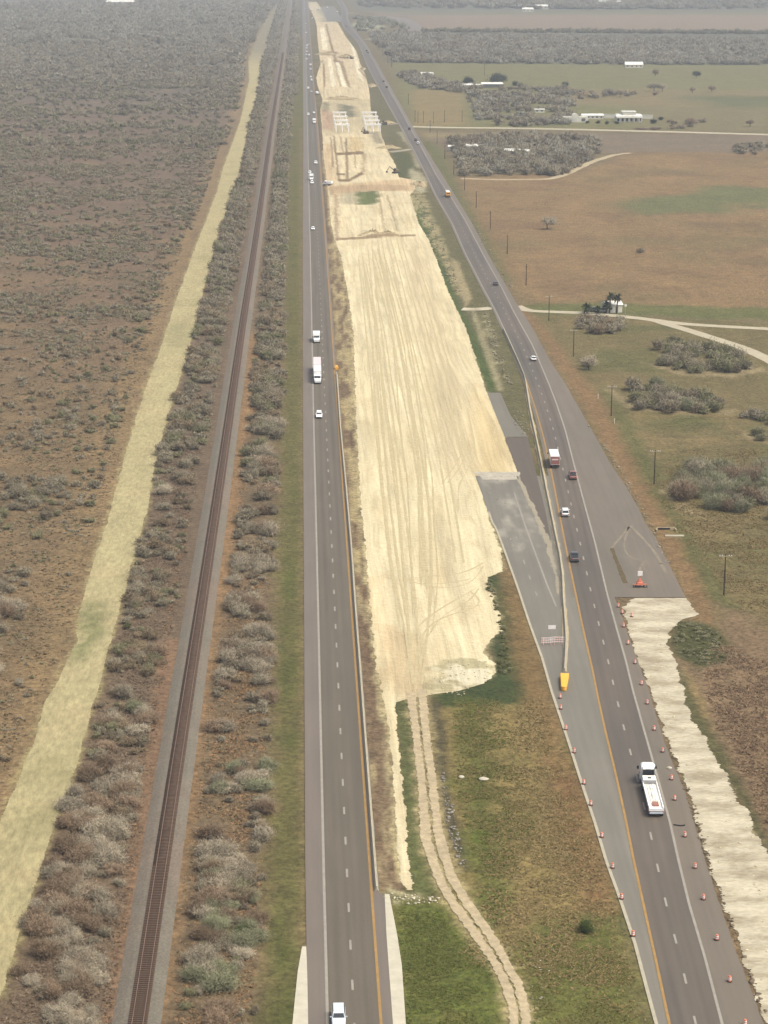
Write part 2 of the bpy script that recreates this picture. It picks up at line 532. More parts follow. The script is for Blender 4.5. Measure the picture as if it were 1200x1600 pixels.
def mask_poly(px, py, pts, feather=2.0, warp=0.0, wscale=6.0, seed=1, world=False):
    P = np.array(pts) if world else wpoly(pts)
    lo, hi = P.min(0) - feather - warp - 1, P.max(0) + feather + warp + 1
    s = (px > lo[0]) & (px < hi[0]) & (py > lo[1]) & (py < hi[1])
    out = np.zeros(px.shape)
    if not s.any(): return out
    x, y = px[s], py[s]
    if warp:
        x2 = x + (fbm(x, y, wscale, 4, seed) - 0.5) * 2 * warp * 1.6
        y2 = y + (fbm(x, y, wscale, 4, seed + 50) - 0.5) * 2 * warp * 2.4
    else: x2, y2 = x, y
    d = poly_sd(x2, y2, P)
    out[s] = np.clip(d / feather * 0.5 + 0.5, 0, 1)
    return out

def between(line_l, line_r, y0, y1, step=40, dl=0, dr=0):
    ys = np.arange(y0, y1 + 1, step, dtype=float)
    if ys[-1] < y1: ys = np.append(ys, y1)
    L = [(float(a) + dl, float(b)) for a, b in zip(atx(line_l, ys), ys)]
    Rr = [(float(a) + dr, float(b)) for a, b in zip(atx(line_r, ys), ys)]
    return L + Rr[::-1]

def build_ground():
    vs = np.concatenate([np.array([3200., 2600., 2200., 2000, 1900.]), np.arange(1800, -2, -2.2), np.arange(-4, -72, -4.0), np.array([-74., -78.])])
    Yr = 508000.0 / (vs + 110) - 39.6
    s = np.concatenate([[-1.2, -1.0, -.7, -.5, -.38], np.linspace(-.26, .20, 600), [.3, .45, .7, 1.0, 1.2]])
    YY, SS = np.meshgrid(Yr, s, indexing='ij')
    XX = SS * (YY + 400)
    px, py = XX.ravel(), YY.ravel()
    n = len(px)
    def big(sc, sd): return fbm(px, py, sc, 4, sd)
    col = np.zeros((n, 3))
    A = lambda *c: np.array(C(*c))
    # base scrub: tan brown near, red-brown middle, grey far
    col[:] = A(158, 133, 105)
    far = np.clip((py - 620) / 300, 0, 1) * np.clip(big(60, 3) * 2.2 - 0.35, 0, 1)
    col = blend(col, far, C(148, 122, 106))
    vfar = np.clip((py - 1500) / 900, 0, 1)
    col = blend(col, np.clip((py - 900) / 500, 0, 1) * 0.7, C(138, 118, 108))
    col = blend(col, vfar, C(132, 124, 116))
    col = blend(col, np.clip(big(25, 5) * 3 - 1.6, 0, 1) * 0.6, C(126, 116, 92))
    col = blend(col, np.clip(big(14, 6) * 3 - 1.75, 0, 1) * 0.7, C(178, 148, 112))
    col = blend(col, np.clip(big(9, 8) * 3 - 1.7, 0, 1) * 0.5, C(112, 100, 82))
    def paint(pts, c, feather=2.0, warp=0.0, wscale=6.0, amt=1.0, seed=1, spots=None, along=1.0):
        nonlocal col
        m = mask_poly(px, py, pts, feather, warp, wscale, seed) * amt
        if spots:
            s_ = m > 0
            q = np.zeros(n)
            q[s_] = np.clip(fbm(px[s_], py[s_] / along, spots[0], 4, seed + 9) * 4 - spots[1], 0, 1)
            m = m * q
        col = blend(col, m, C(*c))
    # tan band of tall grass left of the mown strip
    paint(between(MOWN_L, MOWN_L, 20, 1700, 40, -70, -2)[:0] or [(x - 60 * min(1, (y + 110) / 800), y) for x, y in MOWN_L] + [(x, y) for x, y in MOWN_L[::-1]], (176, 148, 112), 4, 3, 8, 0.75, 21)
    # ground under brush strips
    paint(between(MOWN_R, RAIL, 0, 1750, 50, 1, -6), (136, 116, 100), 2, 1, 5, 0.9, 22)
    paint(between(RAIL, GREEN_L, 0, 1750, 50, 6, 0), (144, 124, 102), 2, 1, 5, 0.9, 23)
    paint(between(RAIL, RAIL, 520, 1750, 50, 12, 34), (186, 146, 108), 1.5, 1.2, 4, 0.8, 24)
    paint(between(RAIL, RAIL, 1000, 1750, 50, -52, -22), (168, 132, 108), 1.5, 1.2, 4, 0.8, 25)
    paint(between(RAIL, RAIL, 0, 560, 40, -3, 3)[:0] or [(x - 3 - (y + 110) * 0.014, y) for x, y in RAIL if y <= 600] + [(x + 3 + (y + 110) * 0.012, y) for x, y in RAIL[::-1] if y <= 600], (182, 160, 140), 1.5, 0.8, 5, 0.85, 26)
    # green verge by the left highway
    paint(between(GREEN_L, HL_EDGE_L, 60, 1750, 40, 0, 4), (128, 121, 78), 2.0, 1.2, 5, 1.0, 26)
    paint(between(GREEN_L, HL_EDGE_L, 200, 1750, 40, 10, -8), (108, 112, 62), 1.5, 1.5, 7, 0.8, 27, (5, 1.9), 2.5)
    paint(between(HL_EDGE_L, HL_EDGE_L, 200, 1750, 40, -7, 2), (150, 132, 98), 0.8, 0.3, 3, 0.7, 28)
    # median and right-of-way base
    med = between(HL_EDGE_R, HR_L, 0, 1750, 40, 0, 6)
    paint(med, (146, 130, 100), 1.5, 0, 6, 1.0, 29)
    paint(med, (116, 116, 74), 1.5, 0, 6, 0.8, 30, (16, 1.9))
    # brown strip between highway and sand
    paint(between(HL_EDGE_R, SAND_L, 200, 1392, 30, 0, 4), (146, 122, 102), 0.8, 0.3, 3, 1.0, 31)
    paint([(x - 6.5 * (y + 110) / 900 - 2, y) for x, y in SAND_L if 380 < y < 1100] + [(x - 1, y) for x, y in SAND_L[::-1] if 380 < y < 1100], (118, 90, 74), 0.9, 0.5, 3, 0.85, 32)
    paint(between(HL_EDGE_R, SAND_L, 380, 900, 30, 0, 0), (214, 194, 152), 1.0, 1.0, 4, 0.9, 33, (1.6, 1.5), 7)
    paint(between(HL_EDGE_R, SAND_L, 900, 1392, 30, 1, 0), (204, 186, 150), 0.8, 0.6, 4, 0.85, 34, (1.2, 1.9), 8)
    for k, (d, cut) in enumerate(((9, 2.3), (5, 1.7), (2.5, 1.1))):
        paint([(x + d * (y + 110) / 900 + 1, y) for x, y in SAND_R if 300 < y < 1095] + [(x - 4, y) for x, y in SAND_R[::-1] if 300 < y < 1095], (232, 216, 176), 0.5, 0.5, 3, 0.95, 130 + k, (3.0, cut))
        paint([(x - d * 0.7 * (y + 110) / 900 - 1, y) for x, y in SAND_L if 200 < y < 1380] + [(x + 4, y) for x, y in SAND_L[::-1] if 200 < y < 1380], (228, 210, 168), 0.5, 0.5, 3, 0.95, 140 + k, (1.2, cut), 6)
    # near median grass
    paint([(612, 1060), (640, 1060), (668, 1375), (690, 1420), (640, 1392)], (108, 112, 70), 1.0, 0.8, 4, 0.95, 35)
    paint([(668, 1080), (700, 1085), (775, 1060), (830, 1080), (860, 1300), (920, 1500), (1000, 1600), (1040, 1720), (620, 1720), (600, 1400), (640, 1410), (690, 1400)], (150, 132, 88), 2, 1, 6, 0.9, 36)
    paint([(700, 1100), (820, 1100), (880, 1180), (960, 1440), (1000, 1560), (900, 1440), (800, 1440), (760, 1300)], (164, 142, 98), 3, 2, 6, 0.9, 36, (7, 1.5))
    paint([(610, 1400), (690, 1405), (790, 1520), (820, 1720), (615, 1720)], (112, 118, 60), 2, 1.2, 5, 1.0, 37)
    paint([(620, 1430), (720, 1450), (800, 1600), (800, 1700), (620, 1700)], (134, 126, 78), 2, 1.2, 5, 0.8, 137, (6, 2.0))
    paint([(800, 1480), (860, 1440), (960, 1430), (1010, 1560), (1030, 1720), (830, 1720)], (118, 120, 66), 3, 2, 6, 0.95, 38)
    paint([(755, 900), (785, 893), (800, 960), (835, 1040), (820, 1100), (700, 1105), (672, 1085), (760, 1060), (775, 1030), (765, 995), (785, 985), (775, 940)], (78, 92, 52), 1.2, 1.2, 4, 0.95, 39)
    paint([(712, 1090), (745, 1090), (770, 1260), (785, 1420), (760, 1470), (745, 1400), (735, 1260)], (104, 110, 56), 2.0, 1.2, 5, 0.9, 40)
    paint([(780, 870), (800, 880), (850, 1030), (900, 1200), (960, 1400), (940, 1420), (850, 1200), (800, 1030)], (158, 128, 90), 2, 1, 5, 0.85, 41)
    paint([(850, 1180), (900, 1215), (960, 1420), (920, 1430), (870, 1330)], (146, 112, 82), 2, 1.5, 5, 0.8, 42)
    paint([(672, 1090), (692, 1100), (700, 1230), (735, 1360), (712, 1350), (692, 1290), (680, 1200)], (96, 88, 70), 0.8, 0.6, 3, 0.9, 43)
    paint([(598, 1392), (650, 1392), (690, 1400), (686, 1414), (620, 1410)], (212, 200, 166), 0.6, 1.0, 3, 0.9, 44, (3, 1.6))
    # dusty ground along the two ruts
    paint([(x - 6 * (y + 110) / 1400, y) for x, y in TRK_L] + [(x + 6 * (y + 110) / 1400, y) for x, y in TRK_R[::-1]], (198, 180, 142), 0.8, 0.8, 3, 0.9, 150, (2.0, 1.1))
    paint([(700, 1210), (780, 1240), (800, 1430), (770, 1450), (730, 1330)], (108, 120, 54), 2, 1.5, 5, 0.9, 151, (6, 1.6))
    mm = mask_poly(px, py, [(640, 1095), (840, 1095), (1030, 1650), (1040, 1750), (600, 1750), (600, 1395)], 3, 0, 6)
    col = col * (1 + 0.16 * mm[:, None] * np.array([1.0, 1.05, 0.8]))
    # worn, broken margins of the mown strip and of the crushed-stone bank
    for k, (d, cut) in enumerate(((8, 2.0), (4, 1.3))):
        paint([(x - d * (y + 110) / 1000, y) for x, y in MOWN_L] + [(x + 3, y) for x, y in MOWN_L[::-1]], (204, 186, 140), 0.5, 0.6, 3, 0.9, 160 + k, (1.6, cut), 2)
        paint([(x + d * 0.7 * (y + 110) / 1000, y) for x, y in MOWN_R] + [(x - 3, y) for x, y in MOWN_R[::-1]], (198, 184, 136), 0.5, 0.6, 3, 0.9, 164 + k, (1.6, cut), 2)
        paint([(1062 + d, 1049), (1069 + d, 1090), (1081 + d, 1128), (1101 + d, 1150), (1120 + d, 1191), (1139 + d, 1214), (1150 + d, 1255), (1180 + d, 1300), (1200 + d, 1330), (1190, 1330), (1140, 1240), (1060, 1090)], (226, 212, 178), 0.4, 0.6, 3, 0.95, 168 + k, (1.2, cut))
    # right-of-way strip between sand and right highway
    paint([(650, 300), (670, 300), (735, 400), (765, 470), (805, 560), (822, 620), (826, 690), (765, 615), (715, 485), (676, 400), (650, 340)], (128, 122, 88), 1.0, 0.6, 5, 1.0, 45)
    paint([(648, 308), (662, 320), (690, 400), (720, 480), (762, 560), (776, 612), (760, 612), (712, 490), (672, 400), (650, 345)], (98, 114, 62), 1.0, 0.8, 5, 0.95, 46)
    paint([(640, 300), (662, 300), (680, 345), (700, 392), (722, 455), (716, 462), (690, 410), (668, 362), (650, 330)], (206, 190, 150), 0.8, 1.4, 4, 0.9, 47, (4, 1.3))
    paint([(704, 402), (716, 410), (738, 466), (728, 480), (716, 450)], (200, 182, 146), 0.6, 0.5, 4, 0.9, 48)
    paint([(735, 482), (745, 490), (788, 610), (778, 612), (752, 540)], (190, 178, 146), 0.6, 0.4, 4, 0.9, 49)
    paint([(755, 480), (775, 520), (800, 600), (795, 606), (770, 560), (752, 500)], (206, 194, 160), 0.6, 0.8, 4, 0.9, 50, (4, 1.9))
    paint([(612, 236), (640, 238), (650, 262), (648, 280), (622, 280)], (108, 110, 70), 1.5, 1, 5, 0.95, 51)
    paint([(560, 108), (577, 100), (620, 180), (640, 232), (610, 235), (585, 175)], (132, 124, 92), 2, 1, 5, 1.0, 52)
    paint([(640, 205), (655, 232), (662, 262), (650, 262), (644, 236), (620, 206)], (196, 186, 160), 1.5, 1, 5, 0.9, 53)
    paint([(642, 262), (664, 276), (668, 300), (650, 300), (640, 284)], (214, 204, 176), 1.5, 2, 5, 0.9, 54)
    # ---------------- right of the right highway
    right = between(HR_EDGE_R, [(1500, 0), (1500, 900)], -20, 930, 40, -3, 0)
    paint(right, (146, 130, 98), 3, 0, 6, 1, 60)
    paint([(600, -30), (1700, -30), (1700, 17), (560, 17), (545, -10)], (136, 134, 122), 10, 6, 40, 1, 61)
    paint([(575, 17), (1700, 20), (1700, 54), (660, 50), (600, 28)], (172, 150, 132), 8, 8, 40, 1, 62)
    paint([(575, 17), (640, 17), (1700, 19), (1700, 23), (640, 24)], (140, 140, 112), 8, 6, 30, 0.8, 62)
    paint([(590, 50), (1700, 54), (1700, 104), (606, 98)], (128, 124, 110), 10, 8, 30, 1, 63)
    paint([(612, 98), (1700, 104), (1700, 206), (645, 200), (622, 150)], (148, 142, 98), 8, 6, 30, 1, 64)
    paint([(640, 140), (720, 143), (730, 196), (648, 196)], (172, 150, 108), 5, 3, 20, 0.95, 65)
    paint([(900, 140), (1700, 142), (1700, 160), (1000, 168), (850, 160)], (164, 144, 108), 14, 10, 40, 0.8, 66)
    paint([(1050, 150), (1700, 152), (1700, 172), (1120, 168)], (118, 122, 84), 14, 10, 40, 0.8, 67)
    paint([(1000, 168), (1700, 170), (1700, 206), (1010, 202)], (152, 138, 104), 14, 10, 40, 0.8, 68)
    paint([(655, 206), (1700, 216), (1700, 236), (900, 240), (700, 240)], (152, 134, 116), 6, 4, 20, 1, 69)
    paint([(655, 207), (775, 208), (776, 214), (665, 216)], (176, 158, 120), 4, 2, 12, 0.9, 69)
    paint([(715, 276), (900, 270), (985, 238), (1700, 240), (1700, 520), (1000, 488), (830, 478), (770, 400)], (170, 140, 104), 5, 4, 20, 1, 70)
    for k, (c, sp, sd) in enumerate((((150, 120, 92), (22, 1.9), 71), ((186, 152, 112), (30, 2.2), 72), ((144, 128, 92), (45, 2.2), 73))):
        paint([(715, 276), (900, 270), (985, 238), (1700, 240), (1700, 500), (1000, 488), (830, 478), (770, 400)], c, 5, 3, 20, 0.75, sd, sp)
    paint([(960, 318), (1010, 308), (1080, 302), (1120, 292), (1700, 288), (1700, 316), (1150, 322), (1120, 332), (1020, 333)], (132, 134, 92), 9, 9, 30, 0.95, 74)
    paint([(655, 215), (690, 230), (712, 290), (740, 340), (800, 440), (790, 440), (700, 290)], (126, 126, 80), 3, 2, 10, 0.85, 75)
    paint([(810, 476), (960, 474), (1700, 492), (1700, 512), (830, 490)], (122, 126, 76), 3, 3, 12, 0.9, 76)
    paint([(828, 492), (1100, 500), (1700, 530), (1700, 1200), (1140, 1000), (1075, 930), (1000, 790), (900, 610)], (142, 128, 90), 4, 2, 12, 1, 77)
    paint([(828, 492), (1100, 500), (1700, 530), (1700, 1200), (1140, 1000), (1075, 930), (1000, 790), (900, 610)], (118, 118, 74), 4, 2, 12, 0.8, 78, (28, 2.0))
    paint([(828, 492), (1100, 500), (1700, 530), (1700, 1200), (1140, 1000), (1075, 930), (1000, 790), (900, 610)], (160, 138, 100), 4, 2, 12, 0.7, 79, (16, 2.1))
    # orange-brown ditch beside the pavement
    paint([(800, 470), (830, 488), (905, 580), (955, 650), (1010, 740), (1080, 860), (1150, 1010), (1120, 1020), (1075, 940), (1000, 795), (900, 620), (845, 530)], (168, 134, 100), 2, 1.2, 6, 0.9, 80)
    paint([(940, 600), (985, 660), (1060, 800), (1140, 940), (1200, 1060), (1170, 1060), (1090, 900), (1000, 740)], (116, 118, 72), 2, 1.5, 6, 0.8, 81)
    paint([(1110, 940), (1250, 1000), (1260, 1420), (1200, 1320), (1130, 1180), (1085, 1090), (1070, 1040), (1140, 1030)], (160, 134, 108), 3, 2, 8, 1, 82)
    paint([(1130, 1020), (1260, 1100), (1260, 1440), (1200, 1320), (1130, 1160)], (150, 124, 100), 3, 2, 8, 0.8, 83, (5, 1.9))
    paint([(1060, 1040), (1085, 1080), (1130, 1170), (1190, 1290), (1240, 1400), (1200, 1345), (1140, 1230), (1085, 1150), (1060, 1090)], (112, 108, 72), 1.0, 0.7, 4, 0.95, 84)
    paint([(1072, 1045), (1090, 1075), (1110, 1120), (1100, 1120), (1078, 1075)], (174, 150, 108), 0.8, 0.6, 4, 0.9, 84)
    paint([(1052, 972), (1090, 968), (1130, 990), (1138, 1030), (1090, 1045), (1050, 1020)], (98, 98, 62), 1.2, 1.0, 4, 1.0, 85)
    # pale rings round the thickets, bare soil
    for ring in ([(940, 606), (985, 640), (1070, 648), (1145, 646), (1150, 640), (1060, 640), (990, 630), (955, 608)],
                 [(1000, 565), (1060, 586), (1150, 590), (1200, 580), (1190, 574), (1120, 582), (1040, 572)],
                 [(1160, 672), (1175, 680), (1200, 690), (1200, 696), (1165, 684)],
                 [(1035, 752), (1060, 780), (1100, 806), (1110, 812), (1060, 798), (1032, 770)]):
        paint(ring, (190, 170, 136), 1.2, 1.2, 4, 0.75, 86)
    # tractor pads and yard by the far interchange
    paint([(552, 32), (585, 30), (592, 40), (585, 47), (562, 48), (556, 40)], (206, 204, 176), 6, 14, 30, 0.95, 87)
    z = (fbm(px, py, 3.0, 3, 90) - 0.5) * 0.0
    col *= np.array([1.08, 1.09, 0.95])
    nr, nc = len(Yr), len(s)
    idx = np.arange(nr * nc).reshape(nr, nc)
    F = np.stack([idx[:-1, :-1], idx[:-1, 1:], idx[1:, 1:], idx[1:, :-1]], -1).reshape(-1, 4)
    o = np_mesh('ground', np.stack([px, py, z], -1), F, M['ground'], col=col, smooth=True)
    tag(o, kind='structure')
build_ground()

# ------------------------------------------------------------------ strips (roads, sand, ...)
def strip(name, Ll, Lr, y0, y1, mat, z=0.05, cols=4, step=4.0, ragged=0.0, rscale=2.0, seed=3, colfn=None, kind='structure', dl=0.0, dr=0.0, zfn=None, skirt=False):
    ys = np.concatenate([np.arange(y0, y1, step), [y1]]).astype(float)
    gl = G(atx(Ll, ys), ys)
    gr = G(atx(Lr, ys), ys)
    d = gr - gl
    L = np.linalg.norm(d, axis=1)[:, None]
    u = d / np.maximum(L, 1e-6)
    gl = gl + u * dl
    gr = gr + u * dr
    if ragged:
        for g, sgn, sd in ((gl, 1, seed), (gr, -1, seed + 31)):
            k = (fbm(g[:, 1], g[:, 1] * 0, rscale, 5, sd) - 0.5) * 2 * ragged + RNG.normal(size=len(g)) * 0.16 * ragged
            g += u * k[:, None] * sgn
    tt = np.linspace(0, 1, cols + 1)
    P = gl[:, None, :] * (1 - tt)[None, :, None] + gr[:, None, :] * tt[None, :, None]
    n, c = P.shape[:2]
    across = (P - P.mean(1, keepdims=True))
    W = np.linalg.norm(gr - gl, axis=1)
    U = (tt[None, :] - 0.5) * W[:, None]
    V = np.repeat(P[:, :1, 1], c, 1)
    X, Y = P[..., 0].ravel(), P[..., 1].ravel()
    Z = np.full(X.shape, z)
    if zfn is not None: Z = Z + zfn(X, Y, np.tile(tt, n))
    uvv = np.stack([X if name == 'sand_bed' else U.ravel(), V.ravel()], -1)
    idx = np.arange(n * c).reshape(n, c)
    F = np.stack([idx[:-1, :-1], idx[1:, :-1], idx[1:, 1:], idx[:-1, 1:]], -1).reshape(-1, 4)
    col = colfn(X, Y) if colfn else None
    o = np_mesh(name, np.stack([X, Y, Z], -1), F, mat, col=col, uv=uvv, smooth=True)
    if kind: tag(o, kind=kind)
    return o

def mown_col(X, Y):
    c = np.tile(np.array(C(208, 195, 146, 0.50)), (len(X), 1))
    c = blend(c, np.clip(fbm(X, Y, 9, 4, 5) * 3 - 1.3, 0, 1), C(214, 197, 148, 0.49))
    c = blend(c, np.clip(fbm(X, Y, 22, 4, 8) * 4 - 2.4, 0, 1) * 0.7, C(186, 176, 128, 0.48))
    g = mask_poly(X, Y, [(140, 940), (160, 960), (150, 1010), (108, 1042), (118, 1000)], 3, 3, 6, 3)
    c = blend(c, g * 0.85, C(128, 134, 84, 0.50))
    g = mask_poly(X, Y, [(262, 505), (310, 495), (300, 540), (250, 545)], 8, 4, 10, 3)
    c = blend(c, g * 0.4, C(150, 150, 104, 0.50))
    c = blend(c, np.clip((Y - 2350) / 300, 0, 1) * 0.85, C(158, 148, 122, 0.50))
    return c
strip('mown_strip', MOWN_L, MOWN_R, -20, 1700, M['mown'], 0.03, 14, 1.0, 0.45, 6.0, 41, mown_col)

KSAND = 0.62
def sand_col(X, Y):
    c = np.tile(np.array(C(240, 225, 184, KSAND)), (len(X), 1))
    c = blend(c, np.clip(fbm(X * 2.2, Y * 0.35, 14, 4, 12) * 3 - 1.35, 0, 1) * 0.8, C(226, 209, 166, KSAND))
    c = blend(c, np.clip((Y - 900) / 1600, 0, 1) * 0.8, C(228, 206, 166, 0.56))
    c = blend(c, np.clip(fbm(X * 1.5, Y * 0.5, 5, 4, 33) * 4 - 2.1, 0, 1) * 0.45, C(214, 192, 150, KSAND))
    def p(pts, col_, f=2, w=1, ws=5, a=1.0, sd=4):
        nonlocal c
        c = blend(c, mask_poly(X, Y, pts, f, w, ws, sd) * a, C(*col_, KSAND))
    p([(640, 392), (665, 400), (722, 590), (745, 690), (738, 740), (690, 745), (676, 640), (650, 500)], (226, 208, 168), 2, 1, 6, 0.8)
    p([(740, 600), (800, 690), (800, 742), (745, 742), (735, 690)], (224, 200, 150), 3, 1, 6, 0.8)
    p([(596, 980), (650, 990), (668, 1040), (665, 1100), (625, 1100), (600, 1050)], (214, 190, 148), 2, 2, 6, 0.8)
    # pinkish haul road crossing
    p([(505, 225), (520, 225), (524, 290), (640, 278), (650, 300), (575, 298), (520, 308), (508, 290)], (216, 188, 146), 3, 2, 8, 0.9)
    p([(512, 292), (600, 288), (640, 290), (640, 297), (560, 300), (516, 304)], (192, 166, 130), 2, 2, 8, 0.8)
    p([(552, 300), (586, 299), (592, 306), (586, 320), (560, 320)], (104, 116, 66), 2, 2.5, 8, 0.95)
    p([(530, 302), (556, 300), (560, 320), (536, 318)], (188, 178, 146), 3, 2, 8, 0.8)
    p([(522, 304), (527, 304), (529, 372), (524, 372)], (164, 134, 104), 1, 1, 6, 0.8)
    # trench around the graded pad
    for q in ([(520, 212), (523, 212), (531, 282), (528, 282)], [(539, 216), (542, 216), (545, 282), (541, 282)], [(525, 239), (568, 236), (568, 241), (526, 243)],
              [(528, 280), (545, 280), (565, 268), (569, 272), (546, 284), (528, 284)], [(527, 271), (539, 271), (539, 274), (527, 274)]):
        p(q, (132, 108, 76), 0.6, 0.5, 4, 0.9)
    p([(567, 240), (571, 240), (571, 268), (566, 270)], (158, 134, 98), 1.5, 1, 6, 0.8)
    p([(545, 215), (567, 215), (567, 236), (546, 238)], (212, 188, 140), 1.5, 3, 5, 0.9)
    # under the piers
    p([(500, 158), (585, 155), (592, 200), (500, 214)], (206, 190, 152), 4, 3, 10, 0.9)
    p([(528, 162), (550, 165), (560, 182), (545, 184), (532, 178)], (120, 118, 96), 3, 3, 8, 0.85)
    p([(503, 160), (513, 160), (514, 176), (505, 176)], (132, 126, 98), 3, 2, 8, 0.85)
    p([(500, 170), (520, 178), (520, 206), (503, 200)], (186, 154, 128), 3, 2, 8, 0.85)
    p([(575, 205), (594, 206), (600, 225), (585, 224)], (160, 148, 122), 2, 2, 8, 0.9)
    p([(515, 152), (556, 152), (552, 156), (515, 156)], (144, 118, 84), 2, 2, 8, 0.9)
    # berm and far details
    p([(499, 82), (520, 80), (528, 84), (520, 87), (500, 86)], (132, 108, 78), 3, 4, 12, 0.95)
    p([(528, 88), (548, 86), (550, 92), (530, 91)], (118, 96, 72), 3, 4, 12, 0.95)
    for q in ([(508, 38), (511, 38), (536, 136), (532, 136)], [(513, 62), (515, 62), (542, 134), (539, 134)], [(520, 92), (536, 96), (548, 137), (545, 137)]):
        p(q, (150, 124, 90), 1.0, 0.8, 8, 0.8)
    p([(478, 0), (508, 0), (516, 34), (494, 34)], (206, 192, 160), 10, 12, 30, 0.8)
    p([(499, 0), (504, 0), (515, 34), (506, 34)], (126, 124, 108), 8, 5, 30, 0.85)
    for q in ([(512, 90), (517, 90), (524, 134), (518, 136)], [(524, 98), (530, 98), (542, 136), (534, 136)], [(500, 44), (507, 44), (512, 78), (504, 78)], [(546, 62), (552, 70), (568, 128), (560, 120)]):
        p(q, (255, 244, 208), 0.8, 0.8, 8, 0.9)
    for q in ([(506, 152), (509, 120), (507, 100), (504, 100)], [(559, 108), (562, 108), (588, 136), (584, 138)], [(516, 215), (518, 215), (522, 262), (519, 262)], [(531, 214), (533, 214), (537, 238), (535, 238)], [(553, 242), (555, 242), (557, 262), (555, 262)],
              [(590, 300), (592, 300), (602, 362), (600, 362)], [(604, 305), (606, 305), (624, 362), (621, 362)], [(525, 372), (650, 366), (650, 369), (525, 376)]):
        p(q, (150, 124, 90), 0.6, 0.5, 5, 0.85)
    # moist bottom
    p([(560, 905), (600, 900), (600, 985), (570, 970)], (226, 200, 154), 3, 2, 8, 0.6)
    p([(690, 1030), (776, 1035), (776, 1052), (716, 1082), (668, 1084)], (150, 146, 104), 1.2, 2.2, 4, 0.55, 9)
    p([(690, 1040), (776, 1040), (770, 1060), (700, 1072)], (244, 234, 202), 1.0, 2.5, 4, 0.8, 19)
    return c
def sand_z(X, Y, t):
    # low windrow of pushed-up spoil across the pad
    z = np.zeros(len(X))
    for (a, b, h) in (((571, 366), (590, 368), 1.6), ((598, 368), (616, 368), 1.4)):
        A_, B_ = G(*a), G(*b)
        m = mask_poly(X, Y, [(a[0], a[1] - 5), (b[0], b[1] - 5), (b[0], b[1] + 3), (a[0], a[1] + 3)], 2.5, 0.5, 3)
        z += m * h
    return z
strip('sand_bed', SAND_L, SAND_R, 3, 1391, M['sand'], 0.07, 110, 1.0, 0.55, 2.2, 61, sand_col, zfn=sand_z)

# two-rut track with its grassy middle left open
def mid(Ll, Lr, k):
    ys = sorted(set([p[1] for p in Ll]))
    return [(float(atx(Ll, y) * (1 - k) + atx(Lr, y) * k), y) for y in ys]
strip('rut_track', TRK_L, mid(TRK_L, TRK_R, 0.43), 1082, 1750, M['trackdirt'], 0.11, 4, 1.2, 0.32, 0.8, 71)
strip('rut_track', mid(TRK_L, TRK_R, 0.56), TRK_R, 1078, 1750, M['trackdirt'], 0.11, 4, 1.2, 0.32, 0.8, 72)

# left highway
strip('highway_shoulder', HL_EDGE_L, HL_EDGE_R, -40, 1750, M['shoulder'], 0.12, 6, 6)
strip('highway_lanes', HL_WHITE, HL_YELLOW, -40, 1750, M['lane'], 0.14, 6, 6)
def line(name, L, y0, y1, width, mat, off=0.0, z=0.16, step=6):
    o = strip(name, L, [(a + 1.0, b) for a, b in L], y0, y1, mat, z, 1, step, dl=off - width / 2, dr=0)
    # fix the width in metres
    ys = np.concatenate([np.arange(y0, y1, step), [y1]]).astype(float)
    g = G(atx(L, ys), ys)
    co = np.zeros((len(ys) * 2, 3), np.float32)
    tx = np.gradient(g, axis=0)
    nrm = np.stack([-tx[:, 1], tx[:, 0]], -1)
    nrm /= np.linalg.norm(nrm, axis=1)[:, None]
    s = np.sign(nrm[:, :1]); nrm = nrm * np.where(s == 0, 1, s)
    co[0::2, :2] = g + nrm * (off - width / 2)
    co[1::2, :2] = g + nrm * (off + width / 2)
    co[:, 2] = z
    o.data.vertices.foreach_set('co', co.ravel())
    o.data.update()
    return o
line('edge_line', HL_WHITE, -40, 1750, 0.42, M['white_line'])
line('edge_line', HL_YELLOW, -40, 1750, 0.40, M['yellow_line'])

def dashes(name, Ll, Lr, k, v0, pitch, length, width, z, ymax=1750, ymin=60):
    """painted dashes at a fixed spacing in metres along the lane centre"""
    ys = np.arange(-20, ymax, 1.0)
    xs = atx(Ll, ys) * (1 - k) + atx(Lr, ys) * k
    g = G(xs, ys)
    g0 = G(float(np.interp(v0, ys, xs)), v0)
    seg = np.concatenate([[0], np.cumsum(np.linalg.norm(np.diff(g, axis=0), axis=1))])
    s0 = float(np.interp(v0, ys, seg))
    smin = float(np.interp(ymin, ys, seg))
    V, F = [], []
    i = math.ceil((smin - s0) / pitch)
    while True:
        c = s0 + i * pitch
        i += 1
        if c > seg[-1] - 5: break
        q = []
        for d in (-length / 2, length / 2):
            q.append((np.interp(c + d, seg, g[:, 0]), np.interp(c + d, seg, g[:, 1])))
        a, b = np.array(q[0]), np.array(q[1])
        t = (b - a) / np.linalg.norm(b - a)
        nn = np.array([-t[1], t[0]]) * width / 2
        n = len(V)
        for pt in (a - nn, b - nn, b + nn, a + nn): V.append((pt[0], pt[1], z))
        F.append((n, n + 1, n + 2, n + 3))
    o = np_mesh(name, V, F, M['white_line'])
    return tag(o, kind='structure')
dashes('lane_dashes', HL_WHITE, HL_YELLOW, 0.5, 1540.5, 12.19, 3.05, 0.34, 0.16)

